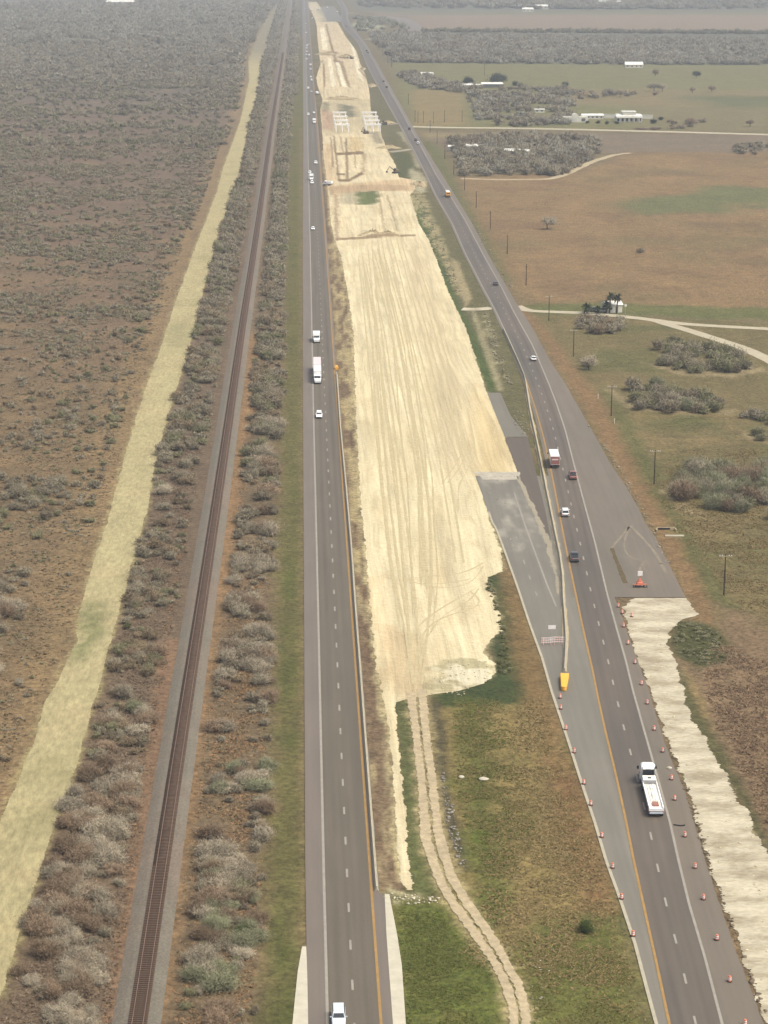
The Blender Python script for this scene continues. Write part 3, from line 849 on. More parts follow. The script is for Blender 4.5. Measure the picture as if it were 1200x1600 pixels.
# right highway
strip('highway_shoulder', HR_L, HR_EDGE_R, -40, 934, M['shoulder2'], 0.115, 8, 5, dl=-1.0)
strip('highway_shoulder', [(x - 3, y) for x, y in HR_R], HR_SHO_R, 905, 1750, M['shoulder2'], 0.117, 6, 5, ragged=0.15, rscale=3)
def ramp_col(X, Y):
    c = np.tile(np.array(C(166, 159, 143)), (len(X), 1))
    c = blend(c, np.clip(fbm(X, Y * 0.2, 6, 4, 3) * 3 - 1.2, 0, 1) * 0.5, C(148, 143, 130))
    m = mask_poly(X, Y, [(735, 735), (815, 735), (830, 790), (842, 850), (800, 850), (770, 812), (755, 775)], 4, 6, 7, 5)
    m2 = np.clip((Y - 575) / 40, 0, 1)
    c = blend(c, m * np.clip(fbm(X * 1.6, Y * 0.45, 4, 5, 31) * 4 - 1.9 + m2, 0, 1), C(204, 197, 176, 0.46))
    return c
strip('old_ramp', RAMP_L, HR_L, 744, 1750, M['ramp'], 0.11, 24, 1.5, dr=0.6, ragged=0.05, colfn=ramp_col)
strip('highway_lanes', HR_L, HR_R, -40, 1750, M['lane2'], 0.14, 6, 5)
line('edge_line', HR_R, -40, 1750, 0.40, M['white_line'])
line('edge_line', HR_L, 560, 1750, 0.42, M['yellow_line'])
line('edge_line', HR_L, -40, 558, 0.35, M['white_line'])
dashes('lane_dashes', HR_L, HR_R, 0.5, 1530.5, 12.19, 3.05, 0.34, 0.16)
line('edge_line', RAMP_L, 800, 1750, 0.5, M['concrete'], off=0.2, z=0.13)
dashes('ramp_dashes', [(812, 869), (821, 895), (835, 930), (845, 955)], [(822, 869), (831, 895), (845, 930), (855, 955)], 0.35, 903, 12.19, 3.0, 0.3, 0.13, 962, 835)
line('edge_line', [(800, 760), (822, 826), (842, 880), (855, 915), (869, 948)], 770, 948, 0.35, M['white_line'], z=0.13, step=5)
# new base course beside the barrier and the stub of pavement above it
strip('new_pavement', [(788, 681), (792, 693), (809, 738), (830, 790), (852, 848), (866, 893)], [(825, 686), (838, 740), (852, 798), (862, 850), (869, 893)], 684, 890, M['newpave'], 0.125, 4, 4)
strip('new_pavement', [(761, 614), (775, 650), (788, 681)], [(782, 614), (798, 650), (826, 684)], 614, 683, M['oldpave'], 0.09, 4, 4)
# chalky dust dumped on the old ramp
strip('rubble_spill', [(738, 738), (750, 746), (754, 752)], [(812, 738), (811, 746), (808, 752)], 738, 750, M['spill'], 0.13, 10, 1.0, 1.0, 1.5, 75)
strip('rubble_spill', [(806, 745), (832, 800), (852, 850), (866, 898), (872, 930)], [(812, 745), (838, 800), (862, 850), (871, 898), (873, 930)], 745, 930, M['road_dirt'], 0.13, 3, 2, 0.5, 3.0, 76)
strip('caliche_bank', [(994, 934), (975, 950), (985, 1000), (1017, 1080), (1040, 1149), (1060, 1200), (1078, 1240), (1100, 1320), (1112, 1360), (1134, 1424), (1162, 1499), (1190, 1580), (1196, 1600)],
      [(1073, 935), (1092, 960), (1060, 971), (1046, 990), (1043, 1012), (1062, 1049), (1069, 1090), (1081, 1128), (1101, 1150), (1120, 1191), (1139, 1214), (1150, 1255), (1165, 1263), (1180, 1300), (1200, 1330), (1225, 1400), (1260, 1500), (1300, 1600)],
      935, 1750, M['caliche'], 0.10, 26, 1.0, 0.9, 2.5, 81)
# gravel roads and drives
def path(name, pts, width, mat, z=0.06, seed=5, rag=0.25):
    a = np.array(pts, float)
    g = G(a[:, 0], a[:, 1])
    d = np.concatenate([[0], np.cumsum(np.linalg.norm(np.diff(g, axis=0), axis=1))])
    n = max(8, int(d[-1] / 3))
    s = np.linspace(0, d[-1], n)
    x, y = np.interp(s, d, g[:, 0]), np.interp(s, d, g[:, 1])
    for _ in range(3):
        x[1:-1] = (x[:-2] + x[1:-1] * 2 + x[2:]) / 4
        y[1:-1] = (y[:-2] + y[1:-1] * 2 + y[2:]) / 4
    tx, ty = np.gradient(x), np.gradient(y)
    L = np.hypot(tx, ty)
    nx, ny = -ty / L, tx / L
    wv = width / 2 + (fbm(s, s * 0, 4, 3, seed) - 0.5) * 2 * rag
    V = np.concatenate([np.stack([x - nx * wv, y - ny * wv, np.full(n, z)], -1), np.stack([x + nx * wv, y + ny * wv, np.full(n, z)], -1)])
    i = np.arange(n - 1)
    F = np.stack([i, i + 1, n + i + 1, n + i], -1)
    uv = np.concatenate([np.stack([s * 0, s], -1), np.stack([s * 0 + width, s], -1)])
    o = np_mesh(name, V, F, mat, uv=uv)
    return tag(o, kind='structure')
path('driveway', [(806, 478), (822, 486), (912, 489), (957, 493), (987, 496), (1020, 500), (1062, 506), (1125, 510), (1200, 514), (1400, 524)], 5.2, M['road_pale'])
path('driveway', [(1026, 501), (1040, 506), (1075, 516), (1125, 532), (1165, 545), (1200, 562), (1300, 622), (1500, 720)], 5.0, M['road_pale'], 0.075)
path('driveway', [(722, 483), (745, 484), (768, 481)], 6.0, M['caliche'], 0.09, rag=0.8)
path('side_road', [(640, 198), (700, 199.5), (800, 200.5), (900, 202.5), (1060, 206.5), (1200, 210.5), (1600, 222)], 11, M['road_pale'], 0.10)
path('side_road', [(595, 195), (612, 194), (626, 193)], 7, M['road_dirt'], 0.10)
path('side_road', [(608, 238), (632, 235), (644, 233)], 7, M['road_dirt'], 0.10, rag=1)
path('farm_track', [(720, 279), (780, 281), (860, 280), (888, 271), (905, 262), (927, 252), (960, 242), (985, 239)], 5, M['trackdirt'], 0.07, rag=0.8)
path('side_road', [(655, 50), (630, 52), (600, 58), (572, 62)], 12, M['road_dirt'], 0.10, rag=1)
path('side_road', [(652, 50), (640, 36), (628, 30), (600, 26), (585, 25)], 26, M['shoulder'], 0.09, rag=1)
path('side_road', [(544, 20), (556, 21)], 16, M['road_dirt'], 0.10, rag=1)
path('frontage_road', [(573, 84), (600, 130), (632, 186)], 4.0, M['shoulder'], 0.10)
path('haul_road', [(512, 10), (524, 34)], 26, M['oldpave'], 0.11)
# powdery wheel marks left on the unfinished pavement
for pts, wd in (([(955, 857), (968, 842), (983, 824)], 0.7), ([(983, 824), (975, 846), (974, 860), (981, 872), (994, 879), (1010, 881), (1039, 882)], 0.55), ([(985, 822), (1005, 842), (1027, 868), (1040, 896)], 0.9), ([(1000, 893), (1000, 887), (1006, 881)], 0.5)):
    path('dust_mark', pts, wd, M['faint_dust'], 0.13, rag=0.15)
strip('weedy_gap', [(953, 858), (973, 912)], [(958, 856), (981, 912)], 857, 912, M['weedy'], 0.132, 2, 3, 0.3, 2, 91)
# white concrete aprons at the bottom
strip('concrete_apron', [(601, 1397), (604, 1464), (614, 1600)], [(608, 1397), (621, 1464), (628, 1510), (634, 1600)], 1398, 1750, M['white_conc'], 0.13, 3, 4)
strip('concrete_apron', [(472, 1480), (465, 1520), (457, 1600)], [(478.5, 1480), (480, 1520), (481.5, 1600)], 1480, 1750, M['white_conc'], 0.13, 3, 4)
path('barrier_footing', HR_BAR[3:] , 1.1, M['trackdirt'], 0.127)
path('barrier_footing', HL_BAR, 0.9, M['shoulder2'], 0.127)

# tyre tracks on the sand (pressed, slightly darker sand)
M['rut'] = dusty('pressed_sand', C(220, 203, 160, 0.56), layers=((0.8, 0.85, 1.12),))
M['rutl'] = dusty('pale_sand_ridge', C(244, 230, 186), layers=((0.8, 0.88, 1.08),))
def tracks():
    V, F, = [], []
    cnt = [0]
    def rib(pts, wd, z=0.10, full=False):
        cnt[0] += 1
        z = 0.09 + 0.002 * cnt[0]
        a = np.array(pts, float)
        g = G(a[:, 0], a[:, 1])
        d = np.concatenate([[0], np.cumsum(np.linalg.norm(np.diff(g, axis=0), axis=1))])
        n = max(14, int(d[-1] / 1.5))
        s = np.linspace(0, d[-1], n)
        x, y = np.interp(s, d, g[:, 0]), np.interp(s, d, g[:, 1])
        for _ in range(10):
            x[1:-1] = (x[:-2] + x[1:-1] + x[2:]) / 3
            y[1:-1] = (y[:-2] + y[1:-1] + y[2:]) / 3
        tx, ty = np.gradient(x), np.gradient(y)
        L = np.hypot(tx, ty) + 1e-6
        nx, ny = -ty / L, tx / L
        wv = wd / 2 * np.clip(fbm(s, s * 0, 6, 3, int(pts[0][0])) * 2.2 - 0.15, 0.0, 1.2)
        if full: wv = wd / 2 * np.clip(fbm(s, s * 0, 3, 3, int(pts[0][0])) * 1.6 + 0.1, 0.2, 1.2)
        k = len(V)
        for i in range(n):
            V.append((x[i] - nx[i] * wv[i], y[i] - ny[i] * wv[i], z))
            V.append((x[i] + nx[i] * wv[i], y[i] + ny[i] * wv[i], z))
        for i in range(n - 1):
            F.append((k + 2 * i, k + 2 * i + 1, k + 2 * i + 3, k + 2 * i + 2))
    rib([(712, 640), (724, 690), (728, 712), (716, 735), (700, 755)], 0.55)
    rib([(730, 640), (741, 690), (742, 712), (730, 735), (716, 760), (716, 800)], 0.5)
    rib([(706, 640), (718, 690), (721, 712), (706, 735), (690, 757)], 0.4)
    rib([(637, 1055), (640, 1010), (655, 975), (690, 950), (735, 925), (752, 915)], 0.5)
    rib([(650, 1060), (652, 1010), (668, 978), (705, 958), (750, 952), (753, 935), (735, 925)], 0.45)
    rib([(655, 1058), (662, 1005), (690, 962), (735, 940), (748, 920)], 0.4)
    rib([(600, 903), (640, 912), (690, 916), (735, 905)], 0.4)
    rib([(640, 905), (680, 898), (720, 900), (755, 880)], 0.5)
    rib([(636, 905), (660, 918), (710, 922), (740, 910), (755, 885)], 0.4)
    for pl in ([(597, 345), (618, 430), (640, 520), (662, 610), (684, 700), (700, 800), (712, 880)], [(612, 345), (635, 430), (660, 520), (684, 610), (706, 690), (716, 720)],
               [(586, 350), (599, 430), (613, 520), (628, 610), (646, 700), (660, 800), (662, 900)], [(560, 400), (572, 520), (585, 650), (600, 800), (612, 900), (625, 980)],
               [(640, 390), (665, 470), (690, 560), (712, 640)], [(575, 390), (588, 520), (604, 650), (622, 800), (636, 940), (642, 1040)]):
        for o_ in (0, 1.9):
            rib([(x + o_ * pxm(y) / 1.0, y) for x, y in pl], 0.55, full=True)
    for k in range(12):
        x0 = 545 + RNG.random() * 90
        y0 = 385 + RNG.random() * 80
        y1 = 700 + RNG.random() * 380
        f = (x0 - 520) / 200.0
        pts = []
        for q in np.linspace(0, 1, 8):
            y = y0 + (y1 - y0) * q
            lx, rx = float(atx(SAND_L, min(y, 1085))), float(atx(SAND_R, min(y, 735)))
            xx = lx + 8 + (rx - lx - 16) * (f + 0.02 * math.sin(q * 5 + k))
            if y > 900: xx = xx + (650 - xx) * (y - 900) / 220
            pts.append((xx, y))
        rib(pts, 0.30 + 0.25 * RNG.random())
    o = np_mesh('tyre_tracks', V, F, M['rut'])
    tag(o, kind='structure')
tracks()

# ------------------------------------------------------------------ railway
def rail_points(y0, y1, step):
    ys = np.arange(y0, y1, step)
    g = G(atx(RAIL, ys), ys)
    return g
def railway():
    ys = np.concatenate([np.arange(-40, 1750, 6.0)])
    g = G(atx(RAIL, ys), ys)
    for _ in range(12):
        g[1:-1, 0] = (g[:-2, 0] + g[1:-1, 0] * 2 + g[2:, 0]) / 4 if False else g[1:-1, 0]
    # smooth the centre line over distance
    Ys = g[::-1, 1].copy(); Xs = g[::-1, 0].copy()
    Yd = np.concatenate([np.arange(Ys[0], 1500, 6.0), np.arange(1500, 6500, 30.0)])
    Xd = np.interp(Yd, Ys, Xs)
    for _ in range(60):
        Xd[1:-1] = (Xd[:-2] + Xd[1:-1] + Xd[2:]) / 3
    tx, ty = np.gradient(Xd), np.gradient(Yd)
    L = np.hypot(tx, ty)
    nx, ny = ty / L, -tx / L
    prof = [(-3.6, 0.02), (-2.2, 0.55), (-1.9, 0.62), (1.9, 0.62), (2.2, 0.55), (3.1, 0.02)]
    n = len(Yd)
    V = np.stack([np.stack([Xd + nx * u, Yd + ny * u, np.full(n, z)], -1) for u, z in prof], 1).reshape(-1, 3)
    c = len(prof)
    idx = np.arange(n * c).reshape(n, c)
    F = np.stack([idx[:-1, :-1], idx[:-1, 1:], idx[1:, 1:], idx[1:, :-1]], -1).reshape(-1, 4)
    tag(np_mesh('railway_ballast', V, F, M['ballast']), kind='structure')
    tr = empty('railway_track', (float(Xd[0]), float(Yd[0]), 0.6), 0, 'single rusty railway track on grey ballast running up beside the mown strip', 'railway')
    inv = lambda v: np.asarray(v) - np.array([float(Xd[0]), float(Yd[0]), 0.6])
    for sgn in (-1, 1):
        V = np.stack([np.stack([Xd + nx * (sgn * 0.755 + u), Yd + ny * (sgn * 0.755 + u), np.full(n, z)], -1) for u, z in ((-.06, .80), (-.045, .94), (.045, .94), (.06, .80))], 1).reshape(-1, 3)
        idx = np.arange(n * 4).reshape(n, 4)
        F = np.stack([idx[:-1, :-1], idx[:-1, 1:], idx[1:, 1:], idx[1:, :-1]], -1).reshape(-1, 4)
        np_mesh('rail', inv(V), F, M['rail'], parent=tr)
    mb = MB().box((0, 0, 0), (2.65, 0.26, 0.2))
    proto = None
    rest = []
    Y0 = 252.0
    i = 0
    y = Y0
    while y < 2600:
        x = float(np.interp(y, Yd, Xd))
        dx = float(np.interp(y, Yd, tx)) / float(np.interp(y, Yd, ty))
        a = -math.atan(dx)
        loc = Vector((x - float(Xd[0]), y - float(Yd[0]), 0.1))
        if i < 100:
            if proto is None:
                proto = mb.build('sleeper', M['sleeper'], tr)
                o = proto
            else:
                o = proto.copy(); COL.objects.link(o); o.parent = tr
            o.location = loc
            o.rotation_euler = (0, 0, a)
        else:
            rest.append((loc, a))
        i += 1
        y += 0.56
    base = np.array(mb.v)
    fb = np.array(mb.f)
    VV = np.concatenate([base @ np.array([[math.cos(a), math.sin(a), 0], [-math.sin(a), math.cos(a), 0], [0, 0, 1]]) + np.array(l) for l, a in rest])
    FF = np.concatenate([fb + 8 * k for k in range(len(rest))])
    o = np_mesh('sleeper_row', VV, FF, M['sleeper'], parent=tr)
    o['kind'] = 'stuff'
    return Xd, Yd
railway()

# ------------------------------------------------------------------ vegetation
def twig_proto(nq, size, aspect=2.5, lobes=7, seed=0, flat=0.75, spread=0.55, lobe_r=(0.34, 0.55), stems=True, base_tint=1.0, droop=0.0):
    """unit shrub: radius about 1, height about 1. returns V, F, tint"""
    r = np.random.default_rng(seed)
    cs = []
    for i in range(lobes):
        a = r.random() * 6.283
        d = spread * math.sqrt(r.random())
        lr = lobe_r[0] + (lobe_r[1] - lobe_r[0]) * r.random()
        cs.append((d * math.cos(a), d * math.sin(a), 0.30 + 0.40 * r.random() * (1.2 - d), lr))
    V, T = [], []
    which = r.integers(0, lobes, nq)
    cs = np.array(cs)
    c = cs[which]
    d = r.normal(size=(nq, 3))
    d /= np.linalg.norm(d, axis=1)[:, None]
    rad = c[:, 3] * np.minimum(np.abs(r.normal(size=nq)) * 0.62 + 0.22, 1.75) * 1.12
    p = c[:, :3] + d * rad[:, None] * np.array([1, 1, flat])
    p[:, 2] = np.abs(p[:, 2]) * 1.0
    p[:, 2] = np.maximum(p[:, 2], 0.03)
    # twig direction: outwards and up
    t = d * 0.9 + r.normal(size=(nq, 3)) * 0.7 + np.array([0, 0, 0.35])
    t /= np.linalg.norm(t, axis=1)[:, None]
    s = np.cross(t, r.normal(size=(nq, 3)))
    s /= np.linalg.norm(s, axis=1)[:, None]
    ln = size * (0.6 + 0.8 * r.random(nq))[:, None]
    wd = ln / aspect * np.where(rad / c[:, 3] > 1.0, 0.55, 1.0)[:, None]
    q = np.stack([p - t * ln / 2 - s * wd / 2, p - t * ln / 2 + s * wd / 2, p + t * ln / 2 + s * wd * 0.35, p + t * ln / 2 - s * wd * 0.35], 1)
    q[:, :, 2] = np.maximum(q[:, :, 2], 0.0)
    V = q.reshape(-1, 3)
    tint = (0.78 + 0.40 * r.random(nq)) * base_tint
    T = np.repeat(tint, 4)
    nn = d * 0.8 + p * np.array([0.5, 0.5, 0.5]) + np.array([0, 0, 0.25])
    nn /= np.linalg.norm(nn, axis=1)[:, None]
    N = np.repeat(nn, 4, 0)
    if stems:
        ex, et = [], []
        for i in range(10):
            a = r.random() * 6.283
            k = cs[r.integers(0, lobes)]
            b = np.array([0.12 * math.cos(a), 0.12 * math.sin(a), 0.0])
            e = k[:3]
            sdir = np.array([-math.sin(a), math.cos(a), 0]) * 0.02
            ex += [b - sdir, b + sdir, e + sdir * 0.4, e - sdir * 0.4]
            et += [0.5] * 4
        V = np.concatenate([V, np.array(ex)])
        T = np.concatenate([T, et])
        N = np.concatenate([N, np.tile([0, 0, 1.0], (len(ex), 1))])
    F = np.arange(len(V)).reshape(-1, 4)
    return V, F, T, N

def soft_normal(t, b, k):
    # fine twigs scatter light like the mass they belong to: blend each card's normal with that of its clump
    an = node(t, 'ShaderNodeAttribute', attribute_name='Nrm')
    vt = node(t, 'ShaderNodeVectorTransform', vector_type='NORMAL', convert_from='OBJECT', convert_to='WORLD')
    t.links.new(an.outputs['Vector'], vt.inputs[0])
    geo = node(t, 'ShaderNodeNewGeometry')
    mv = node(t, 'ShaderNodeMix', data_type='VECTOR')
    mv.inputs[0].default_value = k
    t.links.new(geo.outputs['Normal'], mv.inputs[4])
    t.links.new(vt.outputs[0], mv.inputs[5])
    nz = node(t, 'ShaderNodeVectorMath', operation='NORMALIZE')
    t.links.new(mv.outputs[1], nz.inputs[0])
    t.links.new(nz.outputs[0], b.inputs['Normal'])

def foliage_mat(name, color, vary=0.25, trans=0.0):
    m, t, b = newmat(name)
    a = node(t, 'ShaderNodeAttribute', attribute_name='Col')
    oi = node(t, 'ShaderNodeObjectInfo')
    rgb = node(t, 'ShaderNodeRGB')
    rgb.outputs[0].default_value = (*color, 1)
    mx = node(t, 'ShaderNodeVectorMath', operation='MULTIPLY')
    t.links.new(rgb.outputs[0], mx.inputs[0])
    t.links.new(a.outputs['Color'], mx.inputs[1])
    f = ramp(t, oi.outputs['Random'], 1 - vary, 1 + vary, 0, 1)
    tc = node(t, 'ShaderNodeTexCoord')
    t.links.new(scalecol(t, mx.outputs[0], mul(t, f, ramp(t, noise(t, tc.outputs['Object'], 2.0, 3), 0.88, 1.12, 0.3, 0.7))), b.inputs['Base Color'])
    b.inputs['Roughness'].default_value = 0.95
    b.inputs['Specular IOR Level'].default_value = 0.05
    soft_normal(t, b, 0.35)
    return m

KS = 0.88   # twigs are thin and shade one another; bark itself is pale
M['twig'] = foliage_mat('bare_twigs', C(160, 149, 128, KS))
M['twig_dark'] = foliage_mat('brown_twigs', C(138, 119, 98, KS))
M['twig_olive'] = foliage_mat('olive_twigs', C(130, 130, 102, KS))
M['leaf'] = foliage_mat('evergreen_leaf', C(92, 104, 60, 0.6))
M['bark'] = dusty('bark', C(110, 98, 84), layers=((4, 0.7, 1.3),))
M['white1'] = None

TINTS = {'grey': (0.92, 0.93, 0.90), 'brown': (0.84, 0.76, 0.66), 'olive': (0.72, 0.80, 0.62), 'dark': (0.70, 0.68, 0.64), 'green': (0.42, 0.50, 0.30), 'far': (1.0, 1.08, 1.16)}  # the last tint puts bluish distance haze into the colour of remote brush
shrubs = []      # x, y, r, h, tint name, zone

def scatter(poly, n, rmin, rmax, tints, zone, hk=(0.6, 0.95), field=None, world=False, power=1.6):
    P = np.array(poly) if world else wpoly(poly)
    lo, hi = P.min(0), P.max(0)
    got = 0
    tries = 0
    while got < n and tries < 60:
        tries += 1
        k = max(200, (n - got) * 3)
        x = lo[0] + RNG.random(k) * (hi[0] - lo[0])
        y = lo[1] + RNG.random(k) * (hi[1] - lo[1])
        s = poly_sd(x, y, P) > rmin * 0.4
        if field is not None:
            s &= field(x, y) > RNG.random(k)
        x, y = x[s][:n - got], y[s][:n - got]
        r = rmin + (rmax - rmin) * RNG.random(len(x)) ** power
        h = r * (hk[0] + (hk[1] - hk[0]) * RNG.random(len(x)))
        ti = RNG.integers(0, len(tints), len(x))
        for a in zip(x, y, r, h, ti):
            shrubs.append((a[0], a[1], a[2], a[3], tints[a[4]], zone))
        got += len(x)

def clump(scale, seed, gain=5.0, cut=2.2, floor=0.0):
    return lambda x, y: np.clip(fbm(x, y, scale, 3, seed) * gain - cut, floor, 1)

# brush between mown strip and railway, near to far (areas in photo pixels)
ZC = 'between the mown strip and the railway'
ZE = 'between the railway and the green verge'
ZL = 'in the scrub left of the mown strip'
g3 = ['grey', 'grey', 'grey', 'brown', 'dark', 'olive']
scatter(between(MOWN_R, RAIL, 1180, 1700, 40, 4, -50), 230, 1.3, 3.1, ['grey', 'grey', 'dark', 'brown'], ZC, field=clump(14, 2, 5, 1.7, .15))
scatter(between(MOWN_R, RAIL, 830, 1180, 40, 4, -30), 230, 0.9, 2.6, ['grey', 'grey', 'dark', 'brown', 'brown', 'olive'], ZC, field=clump(14, 3, 5, 2.0, .1))
scatter(between(MOWN_R, RAIL, 400, 830, 30, 3, -17), 620, 1.2, 3.4, g3, ZC, field=clump(16, 4, 5, 1.8, .12))
scatter(between(MOWN_R, RAIL, 150, 400, 20, 2, -9), 900, 1.6, 4.2, g3, ZC, field=clump(30, 5, 5, 1.5, .3))
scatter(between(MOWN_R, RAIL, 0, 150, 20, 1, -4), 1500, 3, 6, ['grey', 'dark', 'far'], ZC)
scatter(between(RAIL, GREEN_L, 1180, 1700, 40, 50, -2), 170, 1.0, 2.9, ['grey', 'grey', 'brown', 'dark', 'olive'], ZE, field=clump(12, 6, 5, 2.3, .1))
scatter(between(RAIL, GREEN_L, 800, 1180, 40, 34, -1), 210, 1.2, 3.2, ['grey', 'grey', 'grey', 'dark', 'brown'], ZE, field=clump(12, 7, 5, 1.9, .1))
scatter(between(RAIL, GREEN_L, 400, 800, 30, 20, 0), 480, 1.6, 3.8, ['grey', 'grey', 'dark', 'olive', 'brown'], ZE, field=clump(14, 8, 5, 1.6, .2))
scatter(between(RAIL, GREEN_L, 150, 400, 20, 9, 0), 900, 2.2, 4.6, ['grey', 'grey', 'dark', 'olive'], ZE)
scatter(between(RAIL, HL_EDGE_L, 0, 150, 20, 4, -4), 1500, 3.5, 6.5, ['grey', 'dark', 'far'], ZE)
# scrub on the left
left = lambda y0, y1, gap: between([(-90, 0), (-90, 1700)], MOWN_L, y0, y1, 40, 0, -gap)
scatter(left(860, 1290, 30)[:], 46, 0.5, 1.5, ['brown', 'olive', 'grey'], ZL, field=clump(20, 9, 5, 2.3))
scatter([(-80, 880), (40, 890), (48, 950), (30, 1000), (20, 1050), (-80, 1080)], 46, 1.2, 3.2, ['grey', 'grey', 'dark'], ZL)
scatter([(-60, 745), (118, 752), (112, 800), (70, 815), (-60, 850)], 60, 1.4, 3.4, ['grey', 'grey', 'olive', 'dark'], ZL)
scatter(left(560, 860, 24), 360, 0.7, 2.2, ['grey', 'grey', 'olive', 'brown'], ZL, field=clump(26, 10, 6, 2.9, 0.02))
scatter(left(560, 860, 20), 1500, 0.3, 0.9, ['brown', 'olive', 'grey', 'grey'], 'low', hk=(.3, .6), field=clump(9, 91, 6, 2.7))
scatter(left(860, 1290, 20), 700, 0.25, 0.7, ['brown', 'olive', 'grey'], 'low', hk=(.3, .6), field=clump(9, 92, 6, 2.7))
scatter(left(380, 560, 20), 3000, 0.5, 1.3, ['brown', 'olive', 'grey', 'grey'], 'low', hk=(.3, .6), field=clump(14, 93, 6, 2.6))
scatter(left(210, 380, 16), 4500, 0.8, 2.0, ['brown', 'olive', 'grey', 'grey'], 'low', hk=(.3, .6), field=clump(20, 94, 6, 2.4))
scatter(left(380, 560, 30), 1300, 0.8, 2.3, ['grey', 'grey', 'olive', 'brown'], ZL, field=clump(28, 11, 6, 2.5, 0.06))
scatter(left(230, 380, 18), 2300, 1.0, 2.9, ['grey', 'grey', 'olive', 'brown'], ZL, field=clump(34, 12, 6, 2.6, 0.08))
scatter(left(130, 230, 10), 3000, 1.5, 4.0, ['grey', 'grey', 'olive', 'dark'], ZL, field=clump(60, 13, 6, 2.3, 0.15))
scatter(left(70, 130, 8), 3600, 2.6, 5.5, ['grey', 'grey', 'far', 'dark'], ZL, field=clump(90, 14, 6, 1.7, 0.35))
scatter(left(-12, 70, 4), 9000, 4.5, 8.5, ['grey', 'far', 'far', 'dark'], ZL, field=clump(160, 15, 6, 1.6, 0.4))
# thickets on the right
ZR = 'in the thickets of the right-hand pasture'
scatter([(1012, 545), (1060, 540), (1130, 548), (1190, 572), (1165, 584), (1080, 584), (1020, 570)], 60, 2.2, 4.2, ['olive', 'grey', 'olive', 'dark'], 'in the upper thicket beside the forked drive', hk=(0.8, 1.1), power=1.0)
scatter([(966, 610), (1020, 606), (1100, 612), (1148, 640), (1100, 650), (1000, 644)], 54, 2.2, 4.0, ['olive', 'olive', 'grey', 'dark'], 'in the middle thicket right of the road', hk=(0.75, 1.0), power=1.0)
scatter([(1048, 740), (1110, 728), (1260, 735), (1270, 815), (1150, 812), (1060, 780)], 84, 2.4, 4.4, ['olive', 'olive', 'dark', 'grey'], 'in the big thicket at the right edge', hk=(0.8, 1.05), power=1.0)
scatter([(1155, 652), (1240, 648), (1240, 668), (1165, 668)], 16, 1.8, 3.0, ['olive', 'grey'], 'in the small thicket at the right edge', power=1.0)
scatter([(1178, 676), (1240, 672), (1240, 694), (1182, 692)], 10, 1.8, 3.0, ['olive', 'grey', 'dark'], 'in the small thicket at the right edge', power=1.0)
scatter([(898, 506), (925, 500), (972, 504), (978, 520), (940, 523), (900, 520)], 34, 2.0, 3.4, ['grey', 'grey', 'brown'], 'in the grey thicket below the palms', hk=(0.8, 1.1), power=1.0)
# woods
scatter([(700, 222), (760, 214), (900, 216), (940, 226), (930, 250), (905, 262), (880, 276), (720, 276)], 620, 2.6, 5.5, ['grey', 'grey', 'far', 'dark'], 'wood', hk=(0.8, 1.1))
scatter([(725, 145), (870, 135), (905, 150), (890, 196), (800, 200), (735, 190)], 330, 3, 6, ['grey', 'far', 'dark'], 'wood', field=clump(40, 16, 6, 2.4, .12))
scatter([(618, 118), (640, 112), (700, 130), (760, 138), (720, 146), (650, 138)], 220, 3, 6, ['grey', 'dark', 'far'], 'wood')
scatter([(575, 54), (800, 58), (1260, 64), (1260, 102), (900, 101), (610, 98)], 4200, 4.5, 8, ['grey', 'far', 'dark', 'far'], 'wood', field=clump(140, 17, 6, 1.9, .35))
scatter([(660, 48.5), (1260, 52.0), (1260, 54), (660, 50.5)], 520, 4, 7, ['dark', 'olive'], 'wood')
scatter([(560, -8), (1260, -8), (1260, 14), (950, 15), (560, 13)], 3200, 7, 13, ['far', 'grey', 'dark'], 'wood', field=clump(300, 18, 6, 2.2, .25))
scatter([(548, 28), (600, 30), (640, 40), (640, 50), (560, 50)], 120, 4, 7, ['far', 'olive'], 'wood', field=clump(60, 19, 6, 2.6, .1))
scatter([(1140, 226), (1260, 228), (1260, 244), (1150, 243)], 60, 2.5, 4.5, ['grey', 'dark'], 'wood')
scatter([(1060, 150), (870, 142), (900, 156), (1010, 150)], 30, 3, 5, ['grey', 'brown'], 'wood')
scatter([(1045, 190), (1100, 188), (1105, 200), (1050, 202)], 14, 2.5, 4, ['grey', 'brown'], 'wood')
scatter([(755, 902), (768, 905), (792, 990), (800, 1050), (775, 1062), (782, 1000), (772, 950)], 60, 0.5, 1.1, ['green', 'green', 'olive'], 'weeds', hk=(0.35, 0.6))
scatter([(1052, 975), (1090, 970), (1130, 992), (1134, 1028), (1092, 1042), (1054, 1020)], 110, 0.45, 1.0, ['green', 'olive', 'olive'], 'weeds', hk=(0.3, 0.5))
SPECIAL = [(918, 572, 3.4, 'grey'), (1000, 395, 2.6, 'dark'), (962, 480, 2.2, 'dark'), (60, 842, 2.0, 'olive'), (376, 1462, 1.8, 'green'), (316, 1500, 2.0, 'green'), (200, 982, 1.5, 'green'),
           (250, 740, 1.8, 'olive'), (918, 1455, 2.0, 'green'), (460, 0, 1, 'dark')]
for x, y, r, tn in SPECIAL[:-1]:
    g = G(x, y)
    shrubs.append((g[0], g[1], r, r * 0.8, tn, 'special'))

